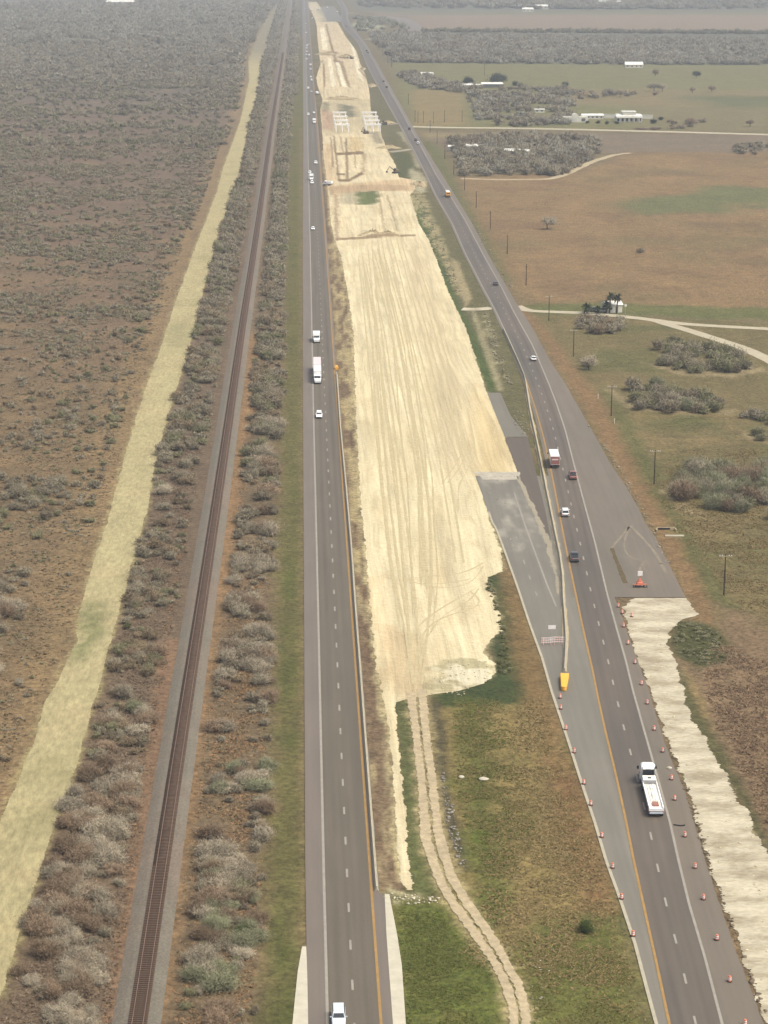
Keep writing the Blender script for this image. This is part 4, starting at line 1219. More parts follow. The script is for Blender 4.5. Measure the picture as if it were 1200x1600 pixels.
def make_shrubs():
    ys = np.arange(-10, 1700, 10.0)
    gr = G(atx(RAIL, ys), ys)[::-1]; ge = G(atx(HL_EDGE_L, ys), ys)[::-1]
    A = []
    random.seed(3)
    for a in shrubs:
        rx = float(np.interp(a[1], gr[:, 1], gr[:, 0])); ex = float(np.interp(a[1], ge[:, 1], ge[:, 0]))
        if abs(a[0] - rx) < 4.6 + a[2] * (0.75 if a[0] > rx else 0.9): continue
        if rx < a[0] < ex + 5 and a[0] > ex - 3.0 - a[2]: continue
        A.append(a)
    pos = np.array([[a[0], a[1]] for a in A])
    r = np.array([a[2] for a in A])
    h = np.array([a[3] for a in A])
    dist = np.hypot(pos[:, 0], pos[:, 1])
    size = r / dist
    zone = np.array([a[5] for a in A])
    inview = np.ones(len(A), bool)
    # keep those inside the frame (with a margin)
    lx = pos[:, 0] * CY - pos[:, 1] * SY
    ly = pos[:, 0] * SY + pos[:, 1] * CY
    depth = ly * CP + CAM_H * SP
    sx = 600 + FPX * lx / depth
    sy = 800 - FPX * (ly * SP - CAM_H * CP) / depth
    vis = (sx > -30) & (sx < 1230) & (sy > 0) & (sy < 1620)
    order = np.argsort(-(size * np.where(vis, 1, 0.0) * np.where(zone == 'weeds', 0.2, 1) * np.where(zone == 'low', 0.1, 1)))
    single = set(order[:300].tolist())
    tn = [a[4] for a in A]
    # prototypes for the individual ones
    protos = {}
    defs = {'grey': M['twig'], 'brown': M['twig_dark'], 'olive': M['twig_olive'], 'dark': M['twig_dark'], 'green': M['leaf'], 'far': M['twig']}
    hi = [twig_proto(3600, 0.15, 6.0, 9 + k % 4, 100 + k) for k in range(5)]
    for k, (V, F, T, N_) in enumerate(hi):
        for nm, mt in (('grey', M['twig']), ('brown', M['twig_dark']), ('olive', M['twig_olive']), ('green', M['leaf'])):
            base = 'green_bush' if nm == 'green' else 'bare_shrub'
            me = None
            protos[(nm, k)] = (V, F, T, N_, mt, base)
    meshes = {}
    SZ = lambda v: 'large' if v > 2.7 else ('medium-sized' if v > 1.9 else 'small')
    CN = {'grey': 'pale grey', 'brown': 'brownish', 'dark': 'brownish', 'olive': 'olive-tinged', 'green': 'green', 'far': 'pale grey'}
    info = []
    for i in sorted(single, key=lambda q: dist[q]):
        nm = tn[i]
        nm = {'dark': 'brown', 'far': 'grey'}.get(nm, nm)
        k = i % 5
        V, F, T, N_, mt, base = protos[(nm, k)]
        if (nm, k) not in meshes:
            o = np_mesh(base, V, F, mt, col=np.repeat(T[:, None], 3, 1), nrm=N_)
            meshes[(nm, k)] = o
        else:
            o = meshes[(nm, k)].copy()
            COL.objects.link(o)
        o.location = (pos[i, 0], pos[i, 1], 0.0)
        o.rotation_euler = (0, 0, RNG.random() * 6.28)
        o.scale = (r[i], r[i] * (0.8 + 0.4 * RNG.random()), h[i] * 1.15)
        z = zone[i]
        if z == 'special': z = 'standing apart from its neighbours'
        if z == 'weeds': z = 'at the edge of the bare earth'
        info.append((o, base, CN[tn[i]], SZ(r[i]), z, sx[i], sy[i]))
    # what each one stands level with, so a label can be followed to it
    LM = [(1540, 'level with the approaching car at the bottom'), (1400, 'level with the lower end of the median wall'), (1245, 'level with the flatbed truck'), (1065, 'level with the yellow crash cushion'),
          (1000, 'level with the striped road barricades'), (905, 'level with the orange board trailer'), (868, 'level with the dark pickup'), (799, 'level with the white car right'),
          (715, 'level with the red-backed box truck'), (648, 'level with the lone white car left'), (578, 'level with the white articulated truck'), (525, 'level with the white utility truck'), (442, 'level with the small dark car'), (300, 'level with the school bus')]
    cnt = {}
    for o, base, cn, sz, z, x_, y_ in info:
        lm = min(LM, key=lambda q: abs(q[0] - y_))[1]
        key = (base, cn, sz, z, lm)
        cnt.setdefault(key, []).append((o, x_))
    for (base, cn, sz, z, lm), L in cnt.items():
        L.sort(key=lambda q: q[1])
        for j, (o, x_) in enumerate(L):
            if len(L) == 1: od = ''
            elif j == 0: od = 'leftmost '
            elif j == len(L) - 1: od = 'rightmost '
            else: od = nth(j) + ' from left, '
            wd = 'leafy bush' if base == 'green_bush' else 'leafless shrub'
            zz = z.replace('in the scrub left of the mown strip', 'left of the mown strip')
            lab = ('%s%s %s %s %s, %s' % (od, sz, cn, wd, zz, lm))
            wds = lab.split()
            if len(wds) > 16:
                lab = '%s%s %s shrub %s, %s' % (od, sz, cn, zz.replace('the ', ''), lm.replace('the ', ''))
                lab = ' '.join(lab.split()[:16])
            tag(o, lab, 'bush' if base == 'green_bush' else 'shrub', 'shrubs ' + ('at the edge of the bare earth' if 'edge of the bare' in z else z))
    # the rest as one mass per tint family -> ONE object
    Vs, Fs, Cs, Ns = [], [], [], []
    off = 0
    lods = [(0.0042, [twig_proto(1000, 0.19, 4.0, 8, 200 + k) for k in range(4)]),
            (0.0026, [twig_proto(420, 0.26, 3.2, 7, 220 + k) for k in range(4)]),
            (0.0016, [twig_proto(170, 0.36, 2.6, 6, 240 + k, stems=False) for k in range(4)]),
            (0.0, [twig_proto(70, 0.50, 1.5, 5, 260 + k, stems=False) for k in range(4)])]
    lvl = np.array([next(j for j, (lim, _) in enumerate(lods) if s_ >= lim) for s_ in size])
    ridx = np.array([i for i in range(len(A)) if i not in single and (sx[i] > -120 and sx[i] < 1320)])
    pick = RNG.integers(0, 4, len(A))
    tints = np.array([TINTS[x] for x in tn])
    for j in range(4):
        for k in range(4):
            ii = ridx[(lvl[ridx] == j) & (pick[ridx] == k)]
            if len(ii) == 0: continue
            V, F, T, N_ = lods[j][1][k]
            ang = RNG.random(len(ii)) * 6.283
            ca, sa = np.cos(ang)[:, None], np.sin(ang)[:, None]
            X = (V[None, :, 0] * ca - V[None, :, 1] * sa) * r[ii][:, None] + pos[ii, 0][:, None]
            Y = (V[None, :, 0] * sa + V[None, :, 1] * ca) * r[ii][:, None] + pos[ii, 1][:, None]
            Z = V[None, :, 2] * (h[ii] * 1.15)[:, None]
            vv = np.stack([X, Y, Z], -1).reshape(-1, 3)
            Ns.append(np.stack([N_[None, :, 0] * ca - N_[None, :, 1] * sa, N_[None, :, 0] * sa + N_[None, :, 1] * ca, np.tile(N_[None, :, 2], (len(ii), 1))], -1).reshape(-1, 3))
            ff = (F[None] + (np.arange(len(ii)) * len(V))[:, None, None]).reshape(-1, 4) + off
            bt = 0.82 + 0.36 * RNG.random(len(ii))
            cc = (T[None, :, None] * tints[ii][:, None, :] * bt[:, None, None]).reshape(-1, 3)
            Vs.append(vv); Fs.append(ff); Cs.append(cc)
            off += len(vv)
    V = np.concatenate(Vs); F = np.concatenate(Fs); Cc = np.concatenate(Cs)
    o = np_mesh('brush', V, F, M['twig'], col=Cc, nrm=np.concatenate(Ns))
    tag(o, 'grey leafless brush covering the scrubland and distant woods', 'brush', kind='stuff')
    print('shrubs', len(A), 'quads', len(F))
make_shrubs()

# tall grass tufts and weeds, near ground only
def tufts():
    Vs, Cs, Ns = [], [], []
    TR = wpoly(TRK_L + TRK_R[::-1])
    def sow(poly, n, size, cols, field=None):
        P = wpoly(poly)
        lo, hi = P.min(0), P.max(0)
        x = lo[0] + RNG.random(n * 3) * (hi[0] - lo[0])
        y = lo[1] + RNG.random(n * 3) * (hi[1] - lo[1])
        s = poly_sd(x, y, P) > 0.8 + 5.0 * RNG.random(len(x)) ** 2
        s &= poly_sd(x, y, TR) < -0.4
        s &= np.clip((950 - y) / 450, 0, 1) * np.clip(fbm(x, y, 5, 3, 77) * 4 - 1.3, 0.1, 1) > RNG.random(len(x))
        size = size * 0.62
        if field: s &= field(x, y) > RNG.random(len(x))
        x, y = x[s][:n], y[s][:n]
        m = len(x)
        k = 5
        X = np.repeat(x, k) + RNG.normal(size=m * k) * size * 0.35
        Y = np.repeat(y, k) + RNG.normal(size=m * k) * size * 0.35
        a = RNG.random(m * k) * 3.14
        dx, dy = np.cos(a) * size * 0.35, np.sin(a) * size * 0.35
        hh = size * (0.5 + 0.7 * RNG.random(m * k))
        tx, ty = RNG.normal(size=m * k) * size * 0.35, RNG.normal(size=m * k) * size * 0.35
        hh = hh * 0.45
        tx, ty = tx * 1.5, ty * 1.5
        q = np.stack([np.stack([X - dx, Y - dy, X * 0], -1), np.stack([X + dx, Y + dy, X * 0], -1), np.stack([X + dx * .6 + tx, Y + dy * .6 + ty, hh], -1), np.stack([X - dx * .6 + tx, Y - dy * .6 + ty, hh], -1)], 1)
        Vs.append(q.reshape(-1, 3))
        c = np.array([C(*v) for v in cols])[RNG.integers(0, len(cols), m)]
        c = np.repeat(c, k * 4, 0) * (1.12 + 0.32 * np.repeat(RNG.random(m * k), 4))[:, None]
        Cs.append(c)
        m4 = m * k * 4
        nv = RNG.normal(size=(m * k, 3)) * 0.35 + np.array([0, 0, 1.0])
        nv /= np.linalg.norm(nv, axis=1)[:, None]
        Ns.append(np.repeat(nv, 4, 0))
    tan = [(190, 152, 112), (176, 144, 108), (160, 132, 104), (150, 124, 96)]
    sow(between(RAIL, RAIL, 560, 1700, 40, 26, 50), 7000, 0.55, tan)
    sow(between(RAIL, GREEN_L, 900, 1700, 40, 34, 0), 7000, 0.6, tan + [(140, 126, 96)])
    sow(between(RAIL, RAIL, 800, 1700, 40, -62, -34), 5000, 0.55, tan + [(150, 112, 92)])
    sow(between(MOWN_R, RAIL, 700, 1700, 40, 3, -30), 9000, 0.6, [(150, 128, 108), (136, 116, 98), (160, 140, 116)])
    sow(between([(-60, 0), (-60, 1700)], MOWN_L, 380, 1280, 40, 0, -3), 20000, 0.75, [(176, 150, 116), (160, 136, 106), (146, 124, 98), (138, 122, 92)])
    sow([(850, 1080), (895, 1200), (985, 1460), (1020, 1600), (1000, 1600), (700, 1500), (760, 1300), (800, 1100)], 9000, 0.5, [(172, 150, 106), (160, 140, 96), (184, 160, 114), (142, 130, 86)])
    sow([(1110, 990), (1240, 1050), (1260, 1430), (1180, 1280), (1100, 1110), (1090, 1050)], 8000, 0.6, [(168, 140, 112), (152, 126, 102), (178, 152, 120), (140, 118, 94)])
    sow([(1050, 700), (1230, 700), (1240, 1000), (1150, 960), (1000, 760)], 7000, 0.6, [(160, 140, 100), (138, 126, 84), (170, 146, 108)])
    sow([(612, 1410), (690, 1420), (780, 1520), (800, 1700), (620, 1700)], 5000, 0.4, [(120, 126, 66), (132, 130, 78), (108, 116, 58)])
    sow([(810, 1500), (900, 1450), (985, 1480), (1020, 1640), (840, 1700)], 5000, 0.4, [(128, 130, 74), (146, 136, 86)])
    sow([(700, 1090), (790, 1090), (850, 1290), (800, 1440), (745, 1400), (700, 1240)], 6000, 0.45, [(134, 130, 80), (160, 142, 98), (112, 122, 60)])
    V = np.concatenate(Vs)
    F = np.arange(len(V)).reshape(-1, 4)
    mt, t, b = newmat('dry_grass')
    a = node(t, 'ShaderNodeAttribute', attribute_name='Col')
    t.links.new(a.outputs['Color'], b.inputs['Base Color'])
    b.inputs['Roughness'].default_value = 0.95
    b.inputs['Specular IOR Level'].default_value = 0.05
    soft_normal(t, b, 0.5)
    o = np_mesh('dry_grass', V, F, mt, col=np.concatenate(Cs), nrm=np.concatenate(Ns))
    tag(o, 'dry tufted grass over the verges and scrub', 'grass', kind='stuff')
tufts()

# loose caliche lumps and pale stones
def rocks():
    r = np.random.default_rng(5)
    bm = bmesh.new()
    bmesh.ops.create_icosphere(bm, subdivisions=1, radius=1.0)
    V0 = np.array([v.co[:] for v in bm.verts]); F0 = np.array([[v.index for v in f.verts] for f in bm.faces])
    bm.free()
    Vs, Fs, Cs = [], [], []
    off = 0
    def sow(poly, n, s0, s1, col):
        nonlocal off
        P = wpoly(poly)
        lo, hi = P.min(0), P.max(0)
        x = lo[0] + r.random(n * 4) * (hi[0] - lo[0]); y = lo[1] + r.random(n * 4) * (hi[1] - lo[1])
        s = poly_sd(x, y, P) > 0
        for a, b_ in zip(x[s][:n], y[s][:n]):
            sc = s0 + (s1 - s0) * r.random() ** 2.5
            v = V0 * (1 + 0.5 * (r.random((len(V0), 1)) - 0.5)) * sc * np.array([0.7 + r.random(), 0.7 + r.random(), 0.45 + 0.3 * r.random()])
            v = v + np.array([a, b_, sc * 0.2 + 0.08])
            Vs.append(v); Fs.append(F0 + off); off += len(v)
            Cs.append(np.tile(np.array(C(*col, 0.58 if col[0] > 200 else 0.42)) * (0.7 + 0.5 * r.random()), (len(v), 1)))
    sow([(690, 1030), (776, 1036), (772, 1060), (716, 1090), (665, 1085)], 170, 0.06, 0.26, (240, 226, 188))
    sow([(610, 1395), (684, 1402), (690, 1412), (640, 1414), (600, 1404)], 110, 0.05, 0.22, (230, 220, 190))
    sow([(690, 1200), (702, 1230), (722, 1330), (735, 1370), (715, 1350), (695, 1280)], 120, 0.08, 0.3, (200, 192, 176))
    sow([(975, 950), (1040, 960), (1043, 1010), (1060, 1050), (1080, 1128), (1140, 1214), (1200, 1340), (1240, 1500), (1200, 1600), (1110, 1355), (1030, 1110)], 240, 0.05, 0.25, (232, 218, 180))
    sow([(1040, 1149), (1062, 1200), (1082, 1240), (1116, 1360), (1140, 1424), (1170, 1499), (1200, 1590), (1192, 1590), (1160, 1499), (1130, 1424), (1104, 1355), (1066, 1230)], 170, 0.08, 0.34, (158, 138, 110))
    sow([(756, 485), (778, 525), (802, 600), (794, 606), (770, 560)], 160, 0.1, 0.5, (186, 174, 146))
    sow([(648, 305), (664, 318), (700, 400), (722, 458), (712, 462), (680, 400)], 320, 0.12, 0.6, (188, 174, 140))
    sow([(740, 345), (775, 405), (800, 450), (795, 452), (765, 405), (736, 352)], 80, 0.1, 0.6, (184, 174, 148))
    sow([(912, 655), (950, 715), (1000, 795), (1040, 880), (1048, 880), (1004, 790), (955, 710)], 160, 0.08, 0.4, (200, 190, 164))
    sow([(820, 1480), (870, 1500), (860, 1580), (830, 1560)], 16, 0.06, 0.16, (214, 208, 190))
    sow([(745, 745), (806, 745), (810, 790), (765, 792)], 60, 0.06, 0.25, (196, 188, 170))
    sow([(790, 830), (820, 838), (822, 865), (800, 862)], 20, 0.06, 0.25, (222, 214, 194))
    sow([(800, 640), (824, 645), (826, 684), (806, 672)], 90, 0.06, 0.4, (190, 180, 156))
    m, t, b = newmat('loose_stone')
    a = node(t, 'ShaderNodeAttribute', attribute_name='Col')
    t.links.new(a.outputs['Color'], b.inputs['Base Color'])
    b.inputs['Roughness'].default_value = 0.95
    o = np_mesh('rubble', np.concatenate(Vs), np.concatenate(Fs), m, col=np.concatenate(Cs))
    tag(o, 'loose pale stones and clods along the earthworks', 'stones', kind='stuff')
    # three slabs that read one by one
    for (x, y, s, lab) in ((721, 1216, 0.55, 'small flat white stone on the median grass, left of the larger one'), (755, 1219, 0.8, 'larger white stone lying in the median grass'),
                           (1046, 1202, 0.45, 'white stone on the shoulder beside the flatbed cab')):
        mb = MB()
        rr = random.Random(int(x))
        ring = [(s * (0.8 + 0.5 * rr.random()) * math.cos(k * .785), s * 0.8 * (0.7 + 0.5 * rr.random()) * math.sin(k * .785)) for k in range(8)]
        mb.loft([[(a, b, 0.0) for a, b in ring], [(a * 1.05, b * 1.05, 0.18) for a, b in ring], [(a * 0.6, b * 0.6, 0.36) for a, b in ring]])
        o = mb.build('stone', M['white_conc'], bevel=0.03)
        g = G(x, y)
        o.location = (g[0], g[1], 0.12)
        tag(o, lab, 'stone', 'white stones')
rocks()

# ------------------------------------------------------------------ vehicles
def paint(name, rgb, rough=0.35):
    return plain(name, rgb, rough, 0.0, 0.5, 0.4, 0.03)
PAINT = {'white': paint('white_paint', (0.80, 0.80, 0.78)), 'silver': paint('silver_paint', (0.52, 0.57, 0.60)), 'black': paint('black_paint', (0.03, 0.035, 0.035)),
         'grey': paint('dark_grey_paint', (0.09, 0.09, 0.09)), 'red': paint('maroon_paint', (0.28, 0.12, 0.10)), 'yellow': paint('bus_yellow_paint', (0.80, 0.42, 0.05)),
         'pink': paint('pinkish_panel', (0.72, 0.60, 0.58)), 'cream': paint('cream_panel', (0.78, 0.75, 0.66)), 'rust': paint('rusty_red_panel', (0.33, 0.15, 0.11), 0.7)}
M['glass'] = plain('tinted_glass', (0.02, 0.025, 0.03), 0.12, 0, 0.6, 0, 0.0)
M['tyre'] = plain('tyre_rubber', (0.02, 0.02, 0.02), 0.9)
M['rim'] = plain('wheel_rim', (0.35, 0.35, 0.36), 0.35, 0.6)
M['trim'] = plain('black_trim', (0.025, 0.025, 0.025), 0.6)
M['lamp'] = plain('headlamp_lens', (0.75, 0.75, 0.72), 0.2)
M['tail'] = plain('tail_lamp_lens', (0.35, 0.02, 0.02), 0.3)
M['chassis'] = plain('chassis_steel', (0.04, 0.04, 0.045), 0.6, 0.3)

def section(y, hw, z0, z1, ch=0.12, tw=1.0):
    """closed ring of 8 points in the xz plane at y"""
    t = hw * tw
    return [(-hw, y, z0 + ch), (-hw + ch, y, z0), (hw - ch, y, z0), (hw, y, z0 + ch), (hw, y, z1 - ch), (t - ch, y, z1), (-t + ch, y, z1), (-hw, y, z1 - ch)]

def wheel(par, x, y, r=0.34, wdt=0.24):
    w_ = MB().tube((-wdt / 2, 0, 0), (wdt / 2, 0, 0), r, n=20).build('wheel', M['tyre'], par, bevel=0.03)
    w_.location = (x, y, r)
    s = 1 if x > 0 else -1
    MB().tube((s * (wdt / 2 - 0.02), 0, 0), (s * (wdt / 2 + 0.015), 0, 0), r * 0.62, n=14).build('rim', M['rim'], w_)

def make_car(kind, color):
    spec = {'sedan': dict(L=4.7, W=1.82, H=1.45, belt=0.92, hood=1.25, trunk=0.95, c0=-1.75, c1=1.05, r0=-1.05, r1=0.45, nm='car'),
            'suv': dict(L=4.8, W=1.92, H=1.78, belt=1.08, hood=1.12, trunk=1.05, c0=-2.3, c1=1.1, r0=-2.0, r1=0.5, nm='car'),
            'pickup': dict(L=5.7, W=1.98, H=1.85, belt=1.12, hood=1.2, trunk=1.12, c0=-0.75, c1=1.3, r0=-0.5, r1=0.7, nm='pickup_truck')}[kind]
    p = PAINT[color]
    L, W, H = spec['L'], spec['W'] / 2, spec['H']
    root = empty(spec['nm'])
    b = MB()
    be, f, r = spec['belt'], L / 2, -L / 2
    b.loft([section(r, W * 0.86, 0.45, be - 0.12), section(r + 0.12, W * 0.96, 0.34, be - 0.02), section(r + 0.8, W, 0.28, be), section(spec['c0'], W, 0.24, be),
            section(0, W, 0.24, be), section(spec['c1'], W, 0.24, be), section(f - 0.7, W * 0.98, 0.26, be - 0.14), section(f - 0.15, W * 0.93, 0.3, be - 0.26), section(f, W * 0.80, 0.42, be - 0.36)])
    # cabin shell
    cw, tw = W * 0.93, W * 0.76
    c0, c1, r0, r1 = spec['c0'], spec['c1'], spec['r0'], spec['r1']
    def ring(z, a, bb, hw): return [(-hw, a, z), (hw, a, z), (hw, bb, z), (-hw, bb, z)]
    b.loft([ring(be - 0.03, c0, c1, cw), ring(H - 0.05, r0, r1, tw), ring(H, r0 + 0.1, r1 - 0.12, tw * 0.9)])
    if kind == 'pickup':
        pass
    body = b.build('body', p, root, bevel=0.035)
    # glazing: thin panes standing a few mm proud of the shell
    def pane(name, a, bb, c, d, off, parent=root):
        v = [Vector(q) for q in (a, bb, c, d)]
        n = (v[1] - v[0]).cross(v[3] - v[0]).normalized()
        cen = sum(v, Vector()) / 4
        v = [cen + (q - cen) * 0.88 for q in v]
        m = MB()
        m.loft([[tuple(q + n * off * 0.2) for q in v], [tuple(q + n * off) for q in v]])
        return m.build(name, M['glass'], parent)
    zb, zt = be + 0.0, H - 0.05
    k = (zb - (be - 0.03)) / (zt - (be - 0.03))
    pane('windscreen', (-cw, c1, zb), (-tw, r1, zt), (tw, r1, zt), (cw, c1, zb), -0.012 * 2)
    pane('rear_window', (-cw, c0, zb), (cw, c0, zb), (tw, r0, zt), (-tw, r0, zt), 0.024 * -1 if False else 0.024)
    for s in (-1, 1):
        q = [(s * cw, c0 + 0.15, zb), (s * cw, c1 - 0.1, zb), (s * tw, r1, zt), (s * tw, r0, zt)]
        pane('side_window', *q, 0.03 * s)
        MB().box((s * (W + 0.12), c1 - 0.25, be + 0.08), (0.24, 0.1, 0.16)).build('wing_mirror', p, root, bevel=0.02)
        MB().box((s * W * 0.62, f - 0.07, be - 0.42), (0.42, 0.14, 0.15)).build('headlight', M['lamp'], root, bevel=0.03)
        MB().box((s * W * 0.74, r + 0.05, be - 0.28), (0.30, 0.12, 0.22)).build('tail_light', M['tail'], root, bevel=0.02)
        for y in (r + 0.95, f - 0.95): wheel(root, s * (W - 0.12), y, 0.36 if kind != 'sedan' else 0.33)
    MB().box((0, f - 0.02, 0.45), (W * 1.5, 0.12, 0.22)).build('bumper', M['trim'], root, bevel=0.03)
    MB().box((0, r + 0.02, 0.48), (W * 1.5, 0.14, 0.2)).build('bumper', M['trim'], root, bevel=0.03)
    if kind == 'pickup':
        MB().box((0, (r + c0) / 2 - 0.0, be + 0.003), (W * 1.7, abs(r - c0) - 0.3, 0.02)).build('cargo_bed', M['trim'], root)
    return root

def tangent(Lp, y, k=None):
    a, b = G(float(atx(Lp, y - 12)), y - 12), G(float(atx(Lp, y + 12)), y + 12)
    d = a - b
    return math.atan2(d[1], d[0]) - math.pi / 2

cars = {}
def get_car(kind, color):
    if (kind, color) not in cars:
        cars[(kind, color)] = make_car(kind, color)
        return cars[(kind, color)]
    return copy_tree(cars[(kind, color)])

def place(o, x, y, h, away, line_, label, cat, group=None):
    g = G(x, y, h / 2)
    o.location = (g[0], g[1], 0.15)
    o.rotation_euler = (0, 0, tangent(line_, y) + (0 if away else math.pi))
    tag(o, label, cat, group)
    return o

GL = 'vehicles on the left highway'
GR = 'vehicles on the right highway'
for kind, color, x, y, lab in (
        ('suv', 'silver', 529, 1588, 'silver-white car driving towards the camera at the bottom edge of the left highway'),
        ('suv', 'white', 498.5, 648, 'white car driving alone below the trucks on the left highway'),
        ('sedan', 'white', 489, 357, 'white car on the left highway between the utility truck and the next cluster'),
        ('suv', 'white', 493.5, 254, 'white car in the inner lane just above the close trio on the left highway'),
        ('sedan', 'white', 484, 269, 'white car at the top of the close trio on the left highway'),
        ('suv', 'white', 487.5, 285, 'white car at the bottom of the close trio on the left highway'),
        ('suv', 'white', 482, 178.5, 'white car in the outer lane level with the bridge piers'),
        ('sedan', 'white', 490.5, 176, 'white car in the inner lane level with the top row of bridge piers')):
    H_ = 1.78 if kind == 'suv' else 1.45
    place(get_car(kind, color), x, y, H_, False, HL_WHITE, lab, 'car', GL)
far_left = [(481.5, 137.5), (486.5, 143), (487, 125), (486, 120), (485.5, 108), (485.3, 101), (483, 86), (479, 92), (478.5, 85.5), (479.5, 80), (479.5, 75), (479.5, 71), (482.5, 69),
            (478, 51), (478, 37), (476, 13), (475.5, 3)]
for i, (x, y) in enumerate(sorted(far_left, key=lambda q: -q[1])):
    place(get_car('suv' if i % 3 else 'sedan', 'white' if i % 4 else 'silver'), x, y, 1.7, False, HL_WHITE,
          '%s pale car up the left highway counting upwards from the bridge piers' % nth(i), 'car', 'distant cars on the left highway')
for kind, color, x, y, lab in (
        ('suv', 'white', 883, 800, 'white car in the left lane behind the red-backed truck'),
        ('pickup', 'red', 895, 742, 'maroon pickup with pale roof in the right lane beside the box truck'),
        ('pickup', 'grey', 897.5, 869, 'dark pickup in the left lane, nearest above the barrier end'),
        ('sedan', 'white', 833.5, 560, 'white car alone in the right lane below the gravel drive'),
        ('sedan', 'black', 774.5, 443, 'small black car on the right highway above the gravel drive'),
        ('suv', 'white', 653, 223.5, 'white car on the right highway next to a dark car'),
        ('suv', 'grey', 649.5, 218, 'dark car just ahead of the white car on the right highway'),
        ('suv', 'black', 639.5, 201, 'black car at the junction of the pale side road'),
        ('suv', 'grey', 604, 136, 'dark car first above the side road junction on the right highway'),
        ('sedan', 'grey', 599.5, 127, 'dark car second above the side road junction on the right highway'),
        ('suv', 'grey', 575, 82, 'dark car, lower of the far pair on the bend'),
        ('suv', 'black', 573, 79, 'dark car, upper of the far pair on the bend'),
        ('suv', 'grey', 541, 41, 'farthest dark car on the right highway near the white pad')):
    H_ = {'suv': 1.78, 'sedan': 1.45, 'pickup': 1.85}[kind]
    place(get_car(kind, color), x, y, H_, True, HR_L, lab, 'pickup' if kind == 'pickup' else 'car', GR)

def make_box_truck(Lc, Lb, Hb, cab_col, box_col, rear_col=None, nm='box_truck', sleeper=False):
    """forward is +Y; origin at centre of the whole truck"""
    root = empty(nm)
    tot = Lc + Lb
    f = tot / 2
    W = 1.22
    p = PAINT[cab_col]
    c = MB()
    c.loft([section(f - Lc, W * 0.96, 0.75, 2.75, 0.1), section(f - Lc + 0.9, W * 0.96, 0.6, 2.8, 0.12), section(f - 1.5, W * 0.94, 0.5, 2.55, 0.15), section(f - 1.1, W * 0.92, 0.5, 1.75, 0.12), section(f - 0.2, W * 0.86, 0.5, 1.45, 0.12), section(f, W * 0.78, 0.55, 1.30, 0.12)])
    c.build('cab', p, root, bevel=0.04)
    g = MB()
    g.loft([[(-W * 0.84, f - 1.485, 2.42), (W * 0.84, f - 1.485, 2.42), (W * 0.84, f - 1.11, 1.74), (-W * 0.84, f - 1.11, 1.74)], [(-W * 0.84, f - 1.45, 2.45), (W * 0.84, f - 1.45, 2.45), (W * 0.84, f - 1.07, 1.77), (-W * 0.84, f - 1.07, 1.77)]])
    g.build('windscreen', M['glass'], root)
    for s in (-1, 1):
        MB().box((s * (W * 0.96 + 0.01), f - 1.9, 2.0), (0.03, 0.75, 0.6)).build('side_window', M['glass'], root)
        MB().box((s * (W + 0.22), f - 1.35, 2.05), (0.3, 0.12, 0.5)).build('wing_mirror', M['trim'], root, bevel=0.02)
        MB().box((s * W * 0.62, f - 0.02, 0.95), (0.38, 0.1, 0.22)).build('headlight', M['lamp'], root, bevel=0.02)
        MB().box((s * W * 0.8, -f - 0.02, 1.0), (0.2, 0.06, 0.3)).build('tail_light', M['tail'], root)
        wheel(root, s * (W - 0.15), f - 1.0, 0.5, 0.28)
        wheel(root, s * (W - 0.2), -f + 2.0, 0.5, 0.45)
    MB().box((0, -0.3, 0.8), (0.9, tot - 1.5, 0.35)).build('chassis', M['chassis'], root)
    MB().box((0, -f + Lb / 2 - 0.05, (Hb + 1.05) / 2), (2.5, Lb - 0.25, Hb - 1.05)).build('cargo_box', PAINT[box_col], root, bevel=0.05)
    rd = MB().box((0, -f - 0.0, (Hb + 1.0) / 2 + 0.1), (2.4, 0.06, Hb - 1.35)).build('rear_door', PAINT[rear_col or box_col], root, bevel=0.01)
    MB().box((0, -f - 0.06, 0.85), (2.3, 0.12, 0.25)).build('bumper', M['trim'], root)
    return root

t1 = make_box_truck(2.4, 8.6, 3.5, 'white', 'white', 'red')
# pale stripe panel on the rear door
rd = [c for c in t1.children if c.name.startswith('rear_door')][0]
MB().box((0, -5.55, 2.6), (1.7, 0.04, 0.35)).build('door_panel', PAINT['pink'], rd)
place(t1, 865.5, 716, 3.5, True, HR_L, 'white box truck with a maroon rear door in the left lane', 'truck', GR)

t2 = make_box_truck(2.4, 5.6, 3.1, 'white', 'white')
rk = MB()
for s in (-0.9, 0.0, 0.9): rk.tube((s, -4.2, 2.9), (s * 1.05, -5.3, 1.3), 0.07, n=6)
rk.tube((-1, -5.3, 1.3), (1, -5.3, 1.3), 0.08, n=6); rk.tube((-1, -4.7, 2.1), (1, -4.7, 2.1), 0.07, n=6)
rk.build('ladder_rack', PAINT['cream'], t2)
place(t2, 494.5, 527, 3.1, False, HL_WHITE, 'white utility truck with a rack at its back, behind the long white truck', 'truck', GL)

t3 = make_box_truck(2.6, 10.5, 3.9, 'white', 'white', nm='articulated_truck')
tb = MB().box((0, -13.2, 2.5), (2.55, 12.0, 2.9)).build('trailer', PAINT['pink'], t3, bevel=0.05)
MB().box((0, -13.0, 0.85), (1.0, 12.5, 0.3)).build('trailer_chassis', M['chassis'], tb)
for s in (-1, 1):
    for y in (-16.5, -17.7): wheel(t3, s * 1.0, y, 0.5, 0.4)
place(t3, 496, 589, 2.4, False, HL_WHITE, 'long white truck pulling a pinkish-topped trailer down the left highway', 'truck', GL)

